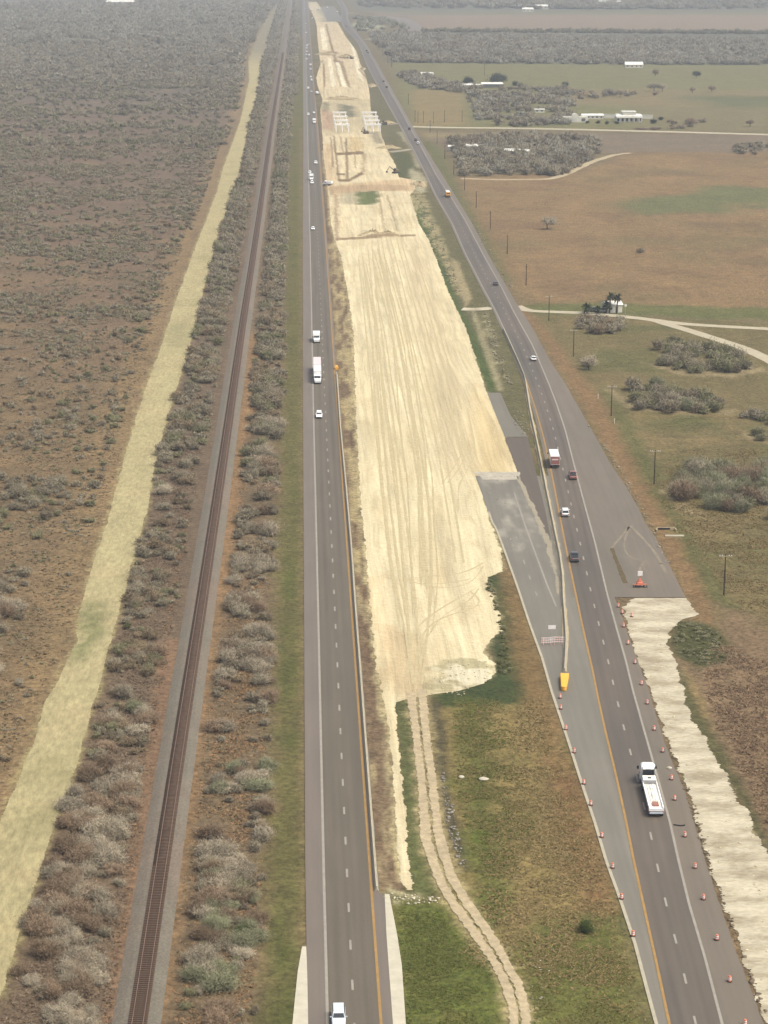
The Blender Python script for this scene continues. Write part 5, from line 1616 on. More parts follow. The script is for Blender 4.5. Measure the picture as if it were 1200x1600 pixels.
t4 = make_box_truck(2.3, 6.0, 3.4, 'white', 'white')
place(t4, 486.5, 277, 3.4, False, HL_WHITE, 'white box truck in the middle of the close trio on the left highway', 'truck', GL)
t5 = copy_tree(t4)
place(t5, 491, 189.5, 3.2, False, HL_WHITE, 'white box truck in the inner lane level with the lower bridge piers', 'truck', GL)

def make_bus():
    root = empty('school_bus')
    p = PAINT['yellow']
    b = MB()
    b.loft([section(-5.6, 1.18, 0.7, 2.95, 0.15), section(-5.4, 1.22, 0.6, 3.05, 0.15), section(3.9, 1.22, 0.6, 3.05, 0.15), section(4.1, 1.2, 0.6, 2.2, 0.12), section(5.5, 1.05, 0.6, 1.6, 0.12), section(5.7, 0.9, 0.7, 1.45, 0.12)])
    b.build('body', p, root, bevel=0.05)
    MB().box((0, -0.8, 3.09), (2.1, 9.0, 0.1)).build('roof', PAINT['white'], root, bevel=0.04)
    for s in (-1, 1):
        for k in range(9):
            MB().box((s * 1.225, -4.8 + k, 2.35), (0.03, 0.75, 0.55)).build('window', M['glass'], root)
        MB().box((s * 1.23, -0.7, 1.75), (0.02, 9.6, 0.08)).build('side_stripe', M['trim'], root)
        wheel(root, s * 1.05, 4.3, 0.5, 0.3); wheel(root, s * 1.0, -3.4, 0.5, 0.5)
        MB().box((s * 0.85, -5.62, 1.4), (0.3, 0.05, 0.25)).build('tail_light', M['tail'], root)
    MB().box((0, -5.62, 2.35), (1.9, 0.05, 0.65)).build('rear_window', M['glass'], root)
    MB().box((0, -5.63, 1.2), (1.9, 0.05, 0.5)).build('rear_panel', PAINT['red'], root)
    MB().box((0, -5.7, 0.75), (2.35, 0.14, 0.3)).build('bumper', M['trim'], root)
    MB().box((0, 3.97, 2.45), (1.9, 0.05, 0.7)).build('windscreen', M['glass'], root)
    return root
place(make_bus(), 699.5, 303, 3.1, True, HR_L, 'yellow school bus with a white roof on the right highway', 'bus', GR)

def make_flatbed():
    root = empty('flatbed_truck')
    W = 1.25
    c = MB()   # cab: forward +Y
    c.loft([section(5.1, 1.2, 0.9, 3.0, 0.12), section(5.9, 1.22, 0.7, 3.7, 0.3), section(7.1, 1.22, 0.6, 3.45, 0.3), section(7.6, 1.2, 0.6, 2.6, 0.2), section(8.2, 1.15, 0.6, 1.9, 0.15), section(9.3, 1.0, 0.6, 1.65, 0.15), section(9.6, 0.8, 0.7, 1.45, 0.15)])
    c.build('cab', PAINT['white'], root, bevel=0.06)
    MB().box((0, 7.75, 2.45), (2.0, 0.05, 0.75), rx=-0.6).build('windscreen', M['glass'], root)
    MB().box((0, 5.07, 2.2), (2.1, 0.06, 1.3)).build('rear_cab_panel', M['chassis'], root)
    MB().box((0, 5.02, 2.75), (0.9, 0.06, 0.35)).build('rear_window', M['glass'], root)
    for s in (-1, 1):
        MB().box((s * 1.55, 7.5, 2.3), (0.35, 0.14, 0.6)).build('wing_mirror', M['trim'], root, bevel=0.02)
        MB().tube((s * 1.05, 4.85, 0.9), (s * 1.05, 4.85, 3.4), 0.09, n=10).build('exhaust_stack', M['rim'], root)
        MB().tube((s * 1.05, 5.6, 0.75), (s * 1.05, 7.0, 0.75), 0.35, n=14).build('fuel_tank', M['rim'], root, bevel=0.02)
        MB().box((s * 1.1, -8.9, 1.05), (0.25, 0.06, 0.2)).build('tail_light', M['tail'], root)
        for y in (8.5, 3.9, 2.6, -6.6, -7.9): wheel(root, s * 1.0, y, 0.52, 0.3 if y > 8 else 0.5)
        MB().box((s * 1.17, -2.6, 1.66), (0.2, 12.5, 0.32)).build('side_rail', PAINT['white'], root, bevel=0.03)
        MB().box((s * 0.95, 7.62, 1.2), (0.3, 0.1, 0.2)).build('marker_light', M['lamp'], root)
    MB().box((0, 4.0, 0.85), (0.9, 10.0, 0.35)).build('chassis', M['chassis'], root)
    bed = MB().box((0, -2.55, 1.35), (2.5, 12.6, 0.3)).build('trailer_bed', PAINT['cream'], root, bevel=0.03)
    MB().box((0, 3.0, 1.85), (2.3, 2.2, 0.75)).build('headboard_box', PAINT['cream'], bed, bevel=0.05)
    MB().box((0, 2.9, 2.25), (0.55, 0.5, 0.1)).build('filler_hatch', M['trim'], bed, bevel=0.02)
    MB().box((0, 1.75, 1.9), (2.0, 0.12, 0.7)).build('headboard', M['rim'], bed)
    cg = MB()
    for k, (x, w_) in enumerate(((-0.45, 0.35), (0.0, 0.3), (0.42, 0.35))):
        cg.box((x, -2.2 + 0.1 * k, 1.60), (w_, 7.0, 0.18))
    cg.box((0, -0.4, 1.75), (0.5, 0.7, 0.35)); cg.box((0.15, -3.4, 1.78), (0.7, 1.1, 0.35))
    cg.build('load', PAINT['cream'], bed, bevel=0.02)
    cr = MB()
    for k in range(4): cr.box((-0.42 + 0.28 * k, -7.0, 1.66), (0.24, 1.5, 0.3))
    cr.build('crate_load', PAINT['rust'], bed, bevel=0.01)
    MB().box((0, -8.7, 1.35), (2.55, 0.35, 0.5)).build('tailboard', PAINT['white'], bed, bevel=0.03)
    MB().box((0, -8.95, 0.85), (2.3, 0.12, 0.3)).build('bumper', PAINT['silver'], root, bevel=0.02)
    MB().box((0, -8.3, 0.75), (2.2, 0.5, 0.2)).build('underrun_guard', M['trim'], root)
    return root
FB = make_flatbed()
place(FB, 1017, 1239, 1.6, True, [((a[0] + 3 * b[0]) / 4, a[1]) for a, b in zip(HR_L, [(float(atx(HR_R, p[1])), p[1]) for p in HR_L])], 'white flatbed truck with a long pale trailer, nearest on the right highway', 'truck', GR)

# ------------------------------------------------------------------ roadworks furniture
M['orange'] = plain('safety_orange', (0.55, 0.17, 0.10), 0.6)
M['dimorange'] = plain('faded_orange', (0.55, 0.16, 0.09), 0.6)
M['refl'] = plain('reflective_white', (0.80, 0.76, 0.72), 0.4)
M['steel'] = plain('galvanised_steel', (0.38, 0.38, 0.37), 0.5, 0.5)
M['machine'] = plain('machine_paint', (0.16, 0.12, 0.07), 0.6)
M['yellowc'] = plain('cushion_yellow', (0.72, 0.38, 0.05), 0.55)

def make_drum():
    root = empty('traffic_drum')
    MB().lathe([(0.30, 0.05), (0.30, 0.32), (0.29, 0.34), (0.28, 0.62), (0.27, 0.64), (0.26, 0.92), (0.2, 1.0), (0.08, 1.02)], 18).build('barrel', M['orange'], root)
    for z0, z1, r0 in ((0.34, 0.48, 0.296), (0.64, 0.78, 0.279)):
        MB().lathe([(r0 + 0.006, z0), (r0 + 0.004, z1)], 18).build('reflective_band', M['refl'], root)
    MB().lathe([(0.44, 0.0), (0.44, 0.06), (0.33, 0.10)], 18).build('base', M['tyre'], root)
    MB().tube((-0.09, 0, 1.05), (0.09, 0, 1.05), 0.03, n=8).build('handle', M['orange'], root)
    return root
dr0 = make_drum()
rows = [('left', [(875, 1088), (876, 1105), (884, 1137), (897, 1173), (912, 1222), (923, 1255), (940, 1305), (957, 1353), (971, 1401), (989, 1459)]),
        ('right', [(966, 946), (972, 956), (987, 961), (974, 977), (981, 1004), (992, 1034), (1002, 1067), (1011, 1097), (1022, 1138), (1035, 1172), (1049, 1215), (1054, 1247), (1070, 1304), (1086, 1353), (1099, 1402), (1120, 1465), (1140, 1530), (1164, 1598)])]
used = False
for side, pts in rows:
    n = len(pts)
    for i, (x, y) in enumerate(sorted(pts, key=lambda q: -q[1])):
        o = dr0 if not used else copy_tree(dr0)
        used = True
        g = G(x, y, 0.5)
        o.location = (g[0], g[1], 0.15)
        o.scale = (0.88, 0.88, 0.88)
        where = 'left of the yellow line' if side == 'left' else 'on the right shoulder'
        tag(o, 'orange and white drum %s, %s from the bottom' % (where, nth(i)), 'traffic drum', 'drums ' + where)

def make_barricade():
    root = empty('road_barricade')
    for k, z in enumerate((0.55, 0.98, 1.41)):
        r_ = MB().box((0, 0, z), (2.4, 0.05, 0.22)).build('rail', M['refl'], root)
        st = MB()
        for j in range(5):
            x = -0.96 + j * 0.48
            st.quad([(x - 0.16, -0.03, z - 0.11), (x + 0.02, -0.03, z - 0.11), (x + 0.16, -0.03, z + 0.11), (x - 0.02, -0.03, z + 0.11)])
        st.build('stripes', M['orange'], r_)
    for s in (-0.8, 0.8):
        MB().box((s, 0.05, 0.8), (0.06, 0.06, 1.5)).build('post', M['refl'], root)
        MB().box((s, 0.05, 0.05), (0.07, 1.3, 0.07)).build('foot', M['orange'], root)
    return root
b0 = make_barricade()
for k, (x, y, rz, lab) in enumerate(((855, 1003, 0.10, 'striped barricade closing the old ramp, left one of the pair'), (872.5, 1002, -0.06, 'striped barricade closing the old ramp, right one next to the barrier'))):
    o = b0 if k == 0 else copy_tree(b0)
    g = G(x, y, 0.8)
    o.location = (g[0], g[1], 0.12)
    o.rotation_euler = (0, 0, rz)
    o.scale = (1.0, 1.0, 1.1)
    tag(o, lab, 'barricade', 'striped barricades on the ramp')

sg = empty('road_sign', label='white sign board on a post behind the striped barricades', cat='sign')
g = G(863, 1003); sg.location = (g[0], g[1] + 1.2, 0.12)
MB().box((0, 0, 1.3), (0.09, 0.09, 2.6)).build('post', M['steel'], sg)
MB().box((0, -0.07, 2.75), (1.55, 0.04, 0.85)).build('sign_board', M['refl'], sg, bevel=0.01)
MB().box((0, 0, 0.05), (1.2, 0.9, 0.1)).build('foot', M['steel'], sg)

# board trailer on the unfinished pavement
g = G(1000, 918)
bt = empty('board_trailer', (g[0], g[1], 0.12), 0, 'orange trailer carrying a white board on the unfinished pavement', 'trailer')
MB().box((0, 0, 0.75), (4.0, 0.5, 0.16)).build('axle_bar', M['orange'], bt)
MB().box((0, 0.6, 0.9), (1.9, 1.8, 0.75), taper=0.85).build('battery_box', M['orange'], bt, bevel=0.04)
MB().box((0, 0.6, 1.7), (1.1, 0.9, 0.9), taper=0.6).build('mast_base', M['dimorange'], bt, bevel=0.03)
MB().tube((0, 0.6, 1.9), (0, 0.6, 3.6), 0.12, n=10).build('mast', M['orange'], bt)
MB().box((0, 0.6, 3.6), (1.35, 0.25, 1.3)).build('white_board', M['refl'], bt, bevel=0.05)
for s in (-1, 1):
    wheel(bt, s * 1.15, 0.5, 0.34, 0.22)
    MB().box((s * 1.9, 0, 0.35), (0.15, 0.15, 0.7)).build('jack_leg', M['trim'], bt)
MB().tube((0, 1.3, 0.6), (0.1, 4.2, 0.5), 0.08, n=8).build('drawbar', M['refl'], bt)
MB().box((0, -0.4, 0.08), (4.2, 0.35, 0.14)).build('skid', M['trim'], bt)

bt.scale = (0.8, 0.8, 0.85)
# crash cushions
def cushion(x, y, rz, L_, lab, sc=1.0):
    g = G(x, y)
    r_ = empty('crash_cushion', (g[0], g[1], 0.12), rz, lab, 'crash cushion', 'yellow crash cushions at barrier ends')
    for k in range(4):
        l = L_ / 4
        m = MB()
        w_ = (0.75 + 0.12 * k) * sc
        m.loft([section(-L_ / 2 + k * l + 0.03, w_ / 2, 0.08, 0.95, 0.1), section(-L_ / 2 + (k + 1) * l - 0.03, w_ / 2 + 0.05, 0.08, 1.0, 0.1)])
        m.build('module', M['yellowc'], r_, bevel=0.03)
    MB().tube((0, -L_ / 2 + 0.2, 0.1), (0, -L_ / 2 + 0.2, 0.98), 0.36 * sc, n=16).build('nose', M['yellowc'], r_, bevel=0.05)
    MB().box((0, -L_ / 2 - 0.17 * sc, 0.6), (0.5, 0.03, 0.5)).build('nose_plate', M['trim'], r_)
def bar_dir(Lp, y0, y1):
    a, b = G(float(atx(Lp, y0)), y0), G(float(atx(Lp, y1)), y1)
    d = a - b
    return math.atan2(d[1], d[0]) - math.pi / 2
cushion(881.5, 1070, bar_dir(HR_BAR, 1010, 1045), 7.5, 'yellow crash cushion at the lower end of the right barrier', 1.5)
g_ = G(525, 578)
cushion(526, 577, bar_dir(HL_BAR, 580, 668) + math.pi, 3.5, 'small yellow crash cushion at the top of the left barrier', 1.0)

def barrier_mesh(L_):
    prof = [(-0.32, 0.0), (-0.32, 0.08), (-0.18, 0.32), (-0.10, 0.85), (0.10, 0.85), (0.18, 0.32), (0.32, 0.08), (0.32, 0.0)]
    m = MB()
    m.loft([[(x, y, z) for x, z in prof] for y in (-L_ / 2, L_ / 2)])
    return m
def barriers(Lp, y0, y1, seg, where, near):
    ys = np.arange(y0, y1, 1.0)
    g = G(atx(Lp, ys), ys)[::-1]
    d = np.concatenate([[0], np.cumsum(np.linalg.norm(np.diff(g, axis=0), axis=1))])
    n = int(d[-1] / seg)
    proto = None
    for i in range(n):
        a = np.array([np.interp(i * seg, d, g[:, 0]), np.interp(i * seg, d, g[:, 1])])
        b = np.array([np.interp((i + 1) * seg, d, g[:, 0]), np.interp((i + 1) * seg, d, g[:, 1])])
        if proto is None:
            proto = barrier_mesh(seg - 0.10).build('concrete_barrier', M['concrete'], bevel=0.02)
            o = proto
        else:
            o = proto.copy(); COL.objects.link(o)
        c = (a + b) / 2
        o.location = (c[0], c[1], 0.13)
        t = b - a
        o.rotation_euler = (0, 0, math.atan2(t[1], t[0]) - math.pi / 2 + random.uniform(-.002, .002))
        tag(o, 'concrete barrier unit %s, %s counted %s' % (where, nth(i), near), 'concrete barrier', 'barrier units ' + where)
barriers(HR_BAR, 515, 1052, 9.14, 'beside the right highway', 'up from the yellow cushion')
barriers(HL_BAR, 580, 1395, 9.14, 'beside the left highway', 'up from its lower end')

# tyre tread lying on the shoulder
g = G(1061, 1291)
m = MB()
pts = [(-0.9, 0.25), (-0.5, 0.1), (-0.2, -0.1), (0.3, -0.2), (0.8, -0.1), (1.0, 0.05)]
m.loft([[(x, y - 0.13, 0), (x, y + 0.13, 0), (x, y + 0.1, 0.16), (x, y - 0.1, 0.16)] for x, y in pts])
o = m.build('tyre_tread', M['tyre']); o.location = (g[0], g[1], 0.13)
tag(o, 'shredded black tyre tread lying on the right shoulder behind the flatbed', 'tyre scrap')

# ------------------------------------------------------------------ utility poles
M['polewood'] = dusty('pole_wood', C(104, 90, 76), layers=((3, 0.8, 1.2),))
def make_pole(h=9.6):
    root = empty('utility_pole')
    MB().tube((0, 0, 0), (0, 0, h), 0.19, 0.12, n=10).build('pole', M['polewood'], root)
    ca = MB().box((0, -0.16, h - 0.45), (2.9, 0.16, 0.18)).build('crossarm', M['concrete'], root)
    for x in (-1.3, -0.75, 0.75, 1.3):
        MB().lathe([(0.05, 0.0), (0.09, 0.05), (0.05, 0.22)], 8, (x, -0.16, h - 0.36)).build('insulator', M['refl'], ca)
    return root
def make_plain_pole(h=9.0):
    root = empty('utility_pole')
    MB().tube((0, 0, 0), (0, 0, h), 0.2, 0.13, n=10).build('pole', M['polewood'], root)
    MB().box((0, -0.16, h - 1.0), (1.0, 0.14, 0.14)).build('crossarm', M['polewood'], root)
    return root
pl0, pp0 = None, None
P1 = [(1131, 930), (1022, 757), (955, 650), (896, 557), (857.5, 501), (822, 446), (792.5, 397), (766, 358), (744, 325), (726, 297), (709, 273), (695, 248), (683, 224), (672, 207)]
for i, (x, y) in enumerate(P1):
    if i < 5:
        if pl0 is None: pl0 = make_pole(); o = pl0
        else: o = copy_tree(pl0)
        lab = 'wooden pole with a pale crossarm, %s up from the bottom, right of the highway' % nth(i)
    else:
        if pp0 is None: pp0 = make_plain_pole(); o = pp0
        else: o = copy_tree(pp0)
        lab = 'dark plain pole, %s above the gravel drive, along the right highway' % nth(i - 5)
    g = G(x, y)
    o.location = (g[0], g[1], 0)
    o.rotation_euler = (0, 0, random.uniform(-.06, .06))
    tag(o, lab, 'utility pole', 'utility poles along the right highway')
P2 = [(722, 191), (694.5, 191), (677.5, 193), (661.5, 192), (653, 192), (648.5, 190), (638, 163)]
for i, (x, y) in enumerate(P2):
    o = copy_tree(pp0); g = G(x, y); o.location = (g[0], g[1], 0); o.rotation_euler = (0, 0, 0.1)
    tag(o, 'dark pole beside the pale side road junction, %s from the right' % nth(i), 'utility pole', 'poles by the side road')
P3 = [(612, 105), (606, 98), (598, 88), (592, 78), (586, 70), (757, 118)]
for i, (x, y) in enumerate(P3):
    o = copy_tree(pp0); g = G(x, y); o.location = (g[0], g[1], 0); o.rotation_euler = (0, 0, 0.1); o.scale = (1, 1, 1.5)
    tag(o, 'faint tall distant pole near the bend of the right highway, %s from the bottom' % nth(i) if i < 5 else 'lone faint pole on the green field behind the farm sheds', 'utility pole', 'distant poles')

def marker(x, y, lab, h=1.6, sign=False):
    g = G(x, y)
    r_ = empty('sign_post' if sign else 'marker_post', (g[0], g[1], 0), 0, lab, 'sign' if sign else 'marker post')
    MB().box((0, 0, h / 2), (0.12, 0.12, h)).build('post', M['steel'] if sign else M['refl'], r_)
    MB().box((0, -0.09, h - (0.5 if sign else 0.2)), (0.8 if sign else 0.22, 0.03, 0.9 if sign else 0.4)).build('plate', M['refl'], r_)
marker(934.5, 623, 'short white marker post left of the third crossarm pole')
marker(960, 662, 'short white marker post just below the third crossarm pole')
marker(977, 495, 'tall post with a white plate beside the drive right of the palms', 5.0, True)

# culvert end with its dark mouth
g = G(1040, 828)
cu = empty('culvert', (g[0], g[1], 0), 0.0, 'concrete drain end with a dark mouth in the ditch', 'culvert')
MB().box((0, 0.0, 0.35), (4.6, 0.35, 0.7)).build('headwall', M['trackdirt'], cu, bevel=0.03)
MB().box((-0.4, -0.18, 0.36), (3.0, 0.03, 0.5)).build('mouth', M['trim'], cu)
for s in (-1, 1): MB().box((s * 2.4, -0.8, 0.25), (0.3, 1.6, 0.5)).build('wingwall', M['trackdirt'], cu)
g = G(1054, 838)
o = MB().box((0, 0, 0.15), (4.6, 0.7, 0.3)).build('concrete_slab', M['white_conc'], bevel=0.03); o.location = (g[0], g[1], 0); o.rotation_euler = (0, 0, -.05)
tag(o, 'long white concrete slab lying just below the drain end', 'slab')

# ------------------------------------------------------------------ bridge piers under construction
M['newconc'] = dusty('new_concrete', C(252, 250, 244, 0.85), layers=((0.3, 0.9, 1.06),), rough=0.8)
def make_bent(width=15.0, h=5.2):
    root = empty('bridge_pier')
    cp = MB().box((0, 0, h + 0.55), (width, 1.3, 1.15)).build('cap_beam', M['newconc'], root, bevel=0.06)
    for x in (-1, 0, 1):
        c = MB().tube((x * (width / 2 - 1.2), 0, 0), (x * (width / 2 - 1.2), 0, h), 0.62, n=16).build('column', M['newconc'], root)
    for x in (-0.42, -0.15, 0.15, 0.42):
        MB().box((x * width, 0, h + 1.2), (0.8, 0.8, 0.16)).build('bearing_pad', M['newconc'], cp)
    return root
be0 = make_bent()
first = True
RN = ['nearest', 'second', 'third', 'farthest']
for side, xs, ys in (('left', (534.5, 533.0, 531.5, 530.5), (207, 200.5, 194, 187.5)), ('right', (583, 581, 579, 577), (207, 200.5, 194, 187.5))):
    for i, (x, y) in enumerate(zip(xs, ys)):
        o = be0 if first else copy_tree(be0)
        first = False
        g = G(x, y)
        o.location = (g[0], g[1], 0)
        o.scale = ((22 / 2.02 * 1.0) / 15.0 if side == 'left' else 24 / 2.02 / 15.0, 1, 1)
        o.rotation_euler = (0, 0, 0.02)
        tag(o, 'white concrete bridge pier, %s row of the %s-hand group' % (RN[i], side), 'bridge pier', 'bridge piers under construction')
def make_digger():
    root = empty('excavator')
    for s in (-1, 1): MB().box((s * 1.1, 0, 0.45), (0.6, 4.0, 0.9)).build('track', M['trim'], root, bevel=0.15)
    MB().box((0, -0.4, 1.6), (2.6, 3.0, 1.3)).build('body', M['machine'], root, bevel=0.1)
    MB().box((-0.7, 0.9, 2.3), (1.0, 1.4, 1.6)).build('cab', M['glass'], root, bevel=0.08)
    MB().tube((0.3, 1.0, 1.8), (0.3, 4.0, 4.3), 0.28, 0.22, n=8).build('boom', M['machine'], root)
    MB().tube((0.3, 4.0, 4.3), (0.3, 6.0, 1.8), 0.2, 0.15, n=8).build('stick', M['machine'], root)
    MB().box((0.3, 6.0, 1.2), (1.2, 0.9, 0.9), taper=0.7).build('bucket', M['trim'], root)
    return root
dg = make_digger()
for k, (x, y, rz, lab) in enumerate(((571.5, 209, 0.5, 'small dark digger at the foot of the right-hand piers'), (601, 195, 1.4, 'dark digger beside the pale road right of the piers'), (618.5, 271, 2.0, 'small dark machine at the sand edge above the pale crossing'), (549.5, 92, 1.0, 'far dark machine on the sand by the cross berm'))):
    o = dg if k == 0 else copy_tree(dg)
    g = G(x, y); o.location = (g[0], g[1], 0.1); o.rotation_euler = (0, 0, rz)
    tag(o, lab, 'excavator', 'machines on the earthworks')
def make_site_truck():
    return make_box_truck(2.0, 3.6, 2.5, 'white', 'white', nm='site_truck')
st_ = make_site_truck()
for k, (x, y, rz, lab) in enumerate(((512, 290, 1.2, 'small white truck on the haul road crossing the sand, beside the left highway'), (495.5, 148, 0.2, 'white truck parked in the dirt beside the left highway above the piers'), (527, 20, 0.2, 'far white truck between sand and right highway'), (487, 17, 0.1, 'far white truck between the left highway and the top of the sand'),
        (488, 30, 0.1, 'white truck at the top left corner of the sand'), (511, 13, 0.2, 'white truck on the grey haul road at the top'), (497, 16, 1.2, 'white truck among the far earth heaps, top of the sand'))):
    o = st_ if k == 0 else copy_tree(st_)
    g = G(x, y); o.location = (g[0], g[1], 0.1); o.rotation_euler = (0, 0, rz)
    tag(o, lab, 'truck', 'white trucks on the earthworks')

def heap(x, y, rx, ry, h, lab, seed):
    r = np.random.default_rng(seed)
    n, k = 28, 9
    V = [(0, 0, h)]
    for i in range(1, k + 1):
        for j in range(n):
            a = 2 * math.pi * j / n
            q = i / k
            wob = 1 + 0.22 * math.sin(3 * a + seed) + 0.12 * r.normal() * 0.5
            V.append((rx * q * wob * math.cos(a), ry * q * wob * math.sin(a), max(0.0, h * (1 - q ** 1.3) * (1 + 0.25 * r.normal() * (1 - q)))))
    F = [(0, 1 + j, 1 + (j + 1) % n, 1 + (j + 1) % n) for j in range(n)]
    me = bpy.data.meshes.new('earth_heap')
    faces = [(0, 1 + j, 1 + (j + 1) % n) for j in range(n)]
    for i in range(k - 1):
        for j in range(n):
            a, b = 1 + i * n + j, 1 + i * n + (j + 1) % n
            faces.append((a, a + n, b + n, b))
    me.from_pydata(V, [], faces)
    me.materials.append(M['heap'])
    o = bpy.data.objects.new('earth_heap', me); COL.objects.link(o)
    g = G(x, y); o.location = (g[0], g[1], 0.1)
    tag(o, lab, 'earth heap', 'earth heaps on the earthworks')
M['heap'] = dusty('spoil_earth', C(214, 194, 152, 0.5), layers=((0.8, 0.75, 1.15),), bump=0.3, bscale=1.2)
for k, (x, y, rx, ry, h, lab) in enumerate(((581, 367.5, 6.5, 3.0, 2.2, 'left one of the twin dark-edged heaps across the pad'), (606, 367.5, 6.5, 2.6, 1.8, 'right one of the twin dark-edged heaps across the pad'),
        (512, 85, 13, 7, 2.6, 'long low far heap left of centre on the cross berm'), (541, 89, 10, 6, 3.0, 'dark far heap right of centre on the cross berm'), (567, 108, 3, 22, 1.6, 'long pale spoil ridge beside the right highway, upper'),
        (581, 134, 4, 22, 2.0, 'long pale spoil ridge beside the right highway, lower'), (534, 155, 16, 5, 2.2, 'wide heap just behind the bridge piers'), (608, 231, 8, 8, 1.8, 'pale heap at the end of the short track right of the pit'),
        (655, 288, 4.5, 14, 1.5, 'whitish heap beside the right highway by the crossing'), (504, 97, 3, 16, 1.6, 'narrow heap by the left highway above the cars'), (606, 192, 5, 6, 1.6, 'pale heap where the gravel spur meets the right highway'))):
    heap(x, y, rx, ry, h, lab, k + 3)

# ------------------------------------------------------------------ buildings
M['wallw'] = dusty('white_stucco', C(248, 244, 228, 0.66), layers=((0.4, 0.92, 1.05),), rough=0.8)
M['roofw'] = dusty('white_metal_roof', C(246, 244, 234, 0.72), layers=((0.3, 0.92, 1.05),), rough=0.5)
M['roofg'] = dusty('grey_roof', C(150, 146, 138), layers=((0.4, 0.85, 1.1),), rough=0.8)
M['winframe'] = plain('window_frame', (0.55, 0.53, 0.48), 0.6)
def make_house(nm, L_, D, hw, hr, wins=4, roof='roofw', wall='wallw', ridge=True, label='', cat='house', pos=(0, 0), rz=0.0):
    g = G(*pos)
    r_ = empty(nm, (g[0], g[1] + D / 2, 0), rz, label, cat)
    MB().box((0, 0, hw / 2), (L_, D, hw)).build('wall', M[wall], r_)
    m = MB()
    e = 0.5
    a, b = L_ / 2 + e, D / 2 + e
    k = 0.96 if ridge else 0.6
    m.loft([[(-a, -b, hw + 0.01), (a, -b, hw + 0.01), (a, b, hw + 0.01), (-a, b, hw + 0.01)], [(-a, -b, hw + 0.15), (a, -b, hw + 0.15), (a, b, hw + 0.15), (-a, b, hw + 0.15)],
            [(-a * k, -0.1, hw + hr), (a * k, -0.1, hw + hr), (a * k, 0.1, hw + hr), (-a * k, 0.1, hw + hr)]])
    m.build('roof', M[roof], r_)
    for i in range(wins):
        x = -L_ / 2 + (i + 0.5) * L_ / wins
        f = MB().box((x, -D / 2 - 0.03, hw * 0.55), (L_ / wins * 0.45, 0.06, hw * 0.42)).build('window', M['winframe'], r_)
        MB().box((x, -D / 2 - 0.075, hw * 0.55), (L_ / wins * 0.38, 0.03, hw * 0.35)).build('pane', M['glass'], f)
    return r_
# the big white villa
g = G(983, 191)
v = empty('white_villa', (g[0], g[1] + 5, 0), 0.0, 'large white villa with a raised centre block and arcaded front behind the side road', 'villa')
MB().box((0, 0, 2.2), (20, 10, 4.4)).build('wall', M['wallw'], v)
MB().loft([[(-10.6, -5.6, 4.42), (10.6, -5.6, 4.42), (10.6, 5.6, 4.42), (-10.6, 5.6, 4.42)], [(-9.5, -4, 5.8), (9.5, -4, 5.8), (9.5, 4, 5.8), (-9.5, 4, 5.8)]]).build('roof', M['roofw'], v)
up = MB().box((0, -0.5, 6.0), (10.4, 8.5, 3.6)).build('centre_block', M['wallw'], v)
MB().box((0, -0.5, 7.95), (11.0, 9.1, 0.3)).build('flat_roof', M['roofw'], up)
for i in range(6):
    x = -8.4 + i * 3.36
    f = MB().box((x, -5.03, 2.0), (1.9, 0.06, 2.6)).build('arch_opening', M['winframe'], v)
    MB().box((x, -5.08, 1.9), (1.5, 0.04, 2.2)).build('pane', M['glass'], f)
for i in range(5): MB().box((-7.6 + i * 3.8, -7.0, 1.7), (0.5, 0.5, 3.4)).build('column', M['wallw'], v)
MB().box((0, -6.2, 3.6), (20.4, 2.6, 0.3)).build('porch_roof', M['roofw'], v)
# gatehouse
g = G(899, 191)
v2 = empty('white_gatehouse', (g[0], g[1] + 3, 0), 0.0, 'white arched gatehouse left of the villa', 'gatehouse')
MB().box((-5.5, 0, 2.0), (7, 6, 4.0)).build('wing', M['wallw'], v2)
MB().box((5.8, 0, 2.0), (8, 6, 4.0)).build('wing', M['wallw'], v2)
c = MB()
c.loft([[(-2.6, y, 0), (2.6, y, 0), (2.6, y, 4.5), (1.8, y, 6.0), (0, y, 6.7), (-1.8, y, 6.0), (-2.6, y, 4.5)] for y in (-3.2, 3.2)])
c.build('arch_block', M['wallw'], v2)
MB().box((0, -3.25, 1.9), (2.4, 0.06, 3.4)).build('arch_opening', M['winframe'], v2)
for x in (-6.5, 6.2): MB().box((x, -3.04, 1.8), (3.0, 0.06, 2.2)).build('garage_door', M['roofg'], v2)
def garden_wall(x0, x1, y, lab):
    a, b = G(x0, y), G(x1, y + (x1 - x0) * 0.01)
    L_ = np.linalg.norm(b - a)
    o = empty('garden_wall', ((a[0] + b[0]) / 2, (a[1] + b[1]) / 2, 0), math.atan2(b[1] - a[1], b[0] - a[0]), lab, 'wall', 'white garden walls')
    MB().box((0, 0, 1.5), (L_, 0.5, 3.0)).build('wall_panel', M['wallw'], o)
    MB().box((0, 0, 3.06), (L_, 0.8, 0.12)).build('coping', M['roofw'], o)
garden_wall(944, 966, 184.5, 'white garden wall left of the villa')
garden_wall(1001, 1020, 185.5, 'white garden wall right of the villa')
v3 = make_house('stable_block', 17, 4.5, 2.6, 1.4, 5, label='long low white stable block between gatehouse and villa', cat='stable', pos=(926, 186))
make_house('ranch_house', 19, 9, 3.2, 3.0, 4, label='white house alone before the far grey wood', pos=(991, 106))
make_house('farm_shed', 20, 8, 3.2, 1.6, 5, 'roofw', 'roofg', label='long pale-roofed shed under the dark round tree', cat='shed', pos=(769, 137))
make_house('farm_shed', 9, 7, 2.8, 1.4, 2, 'roofw', 'roofg', label='small pale shed left of the long shed by the dark trees', cat='shed', pos=(731, 138))
make_house('farm_shed', 6, 6, 2.6, 1.2, 2, 'roofw', 'roofg', label='smallest pale shed between the two others near the dark trees', cat='shed', pos=(749, 138))
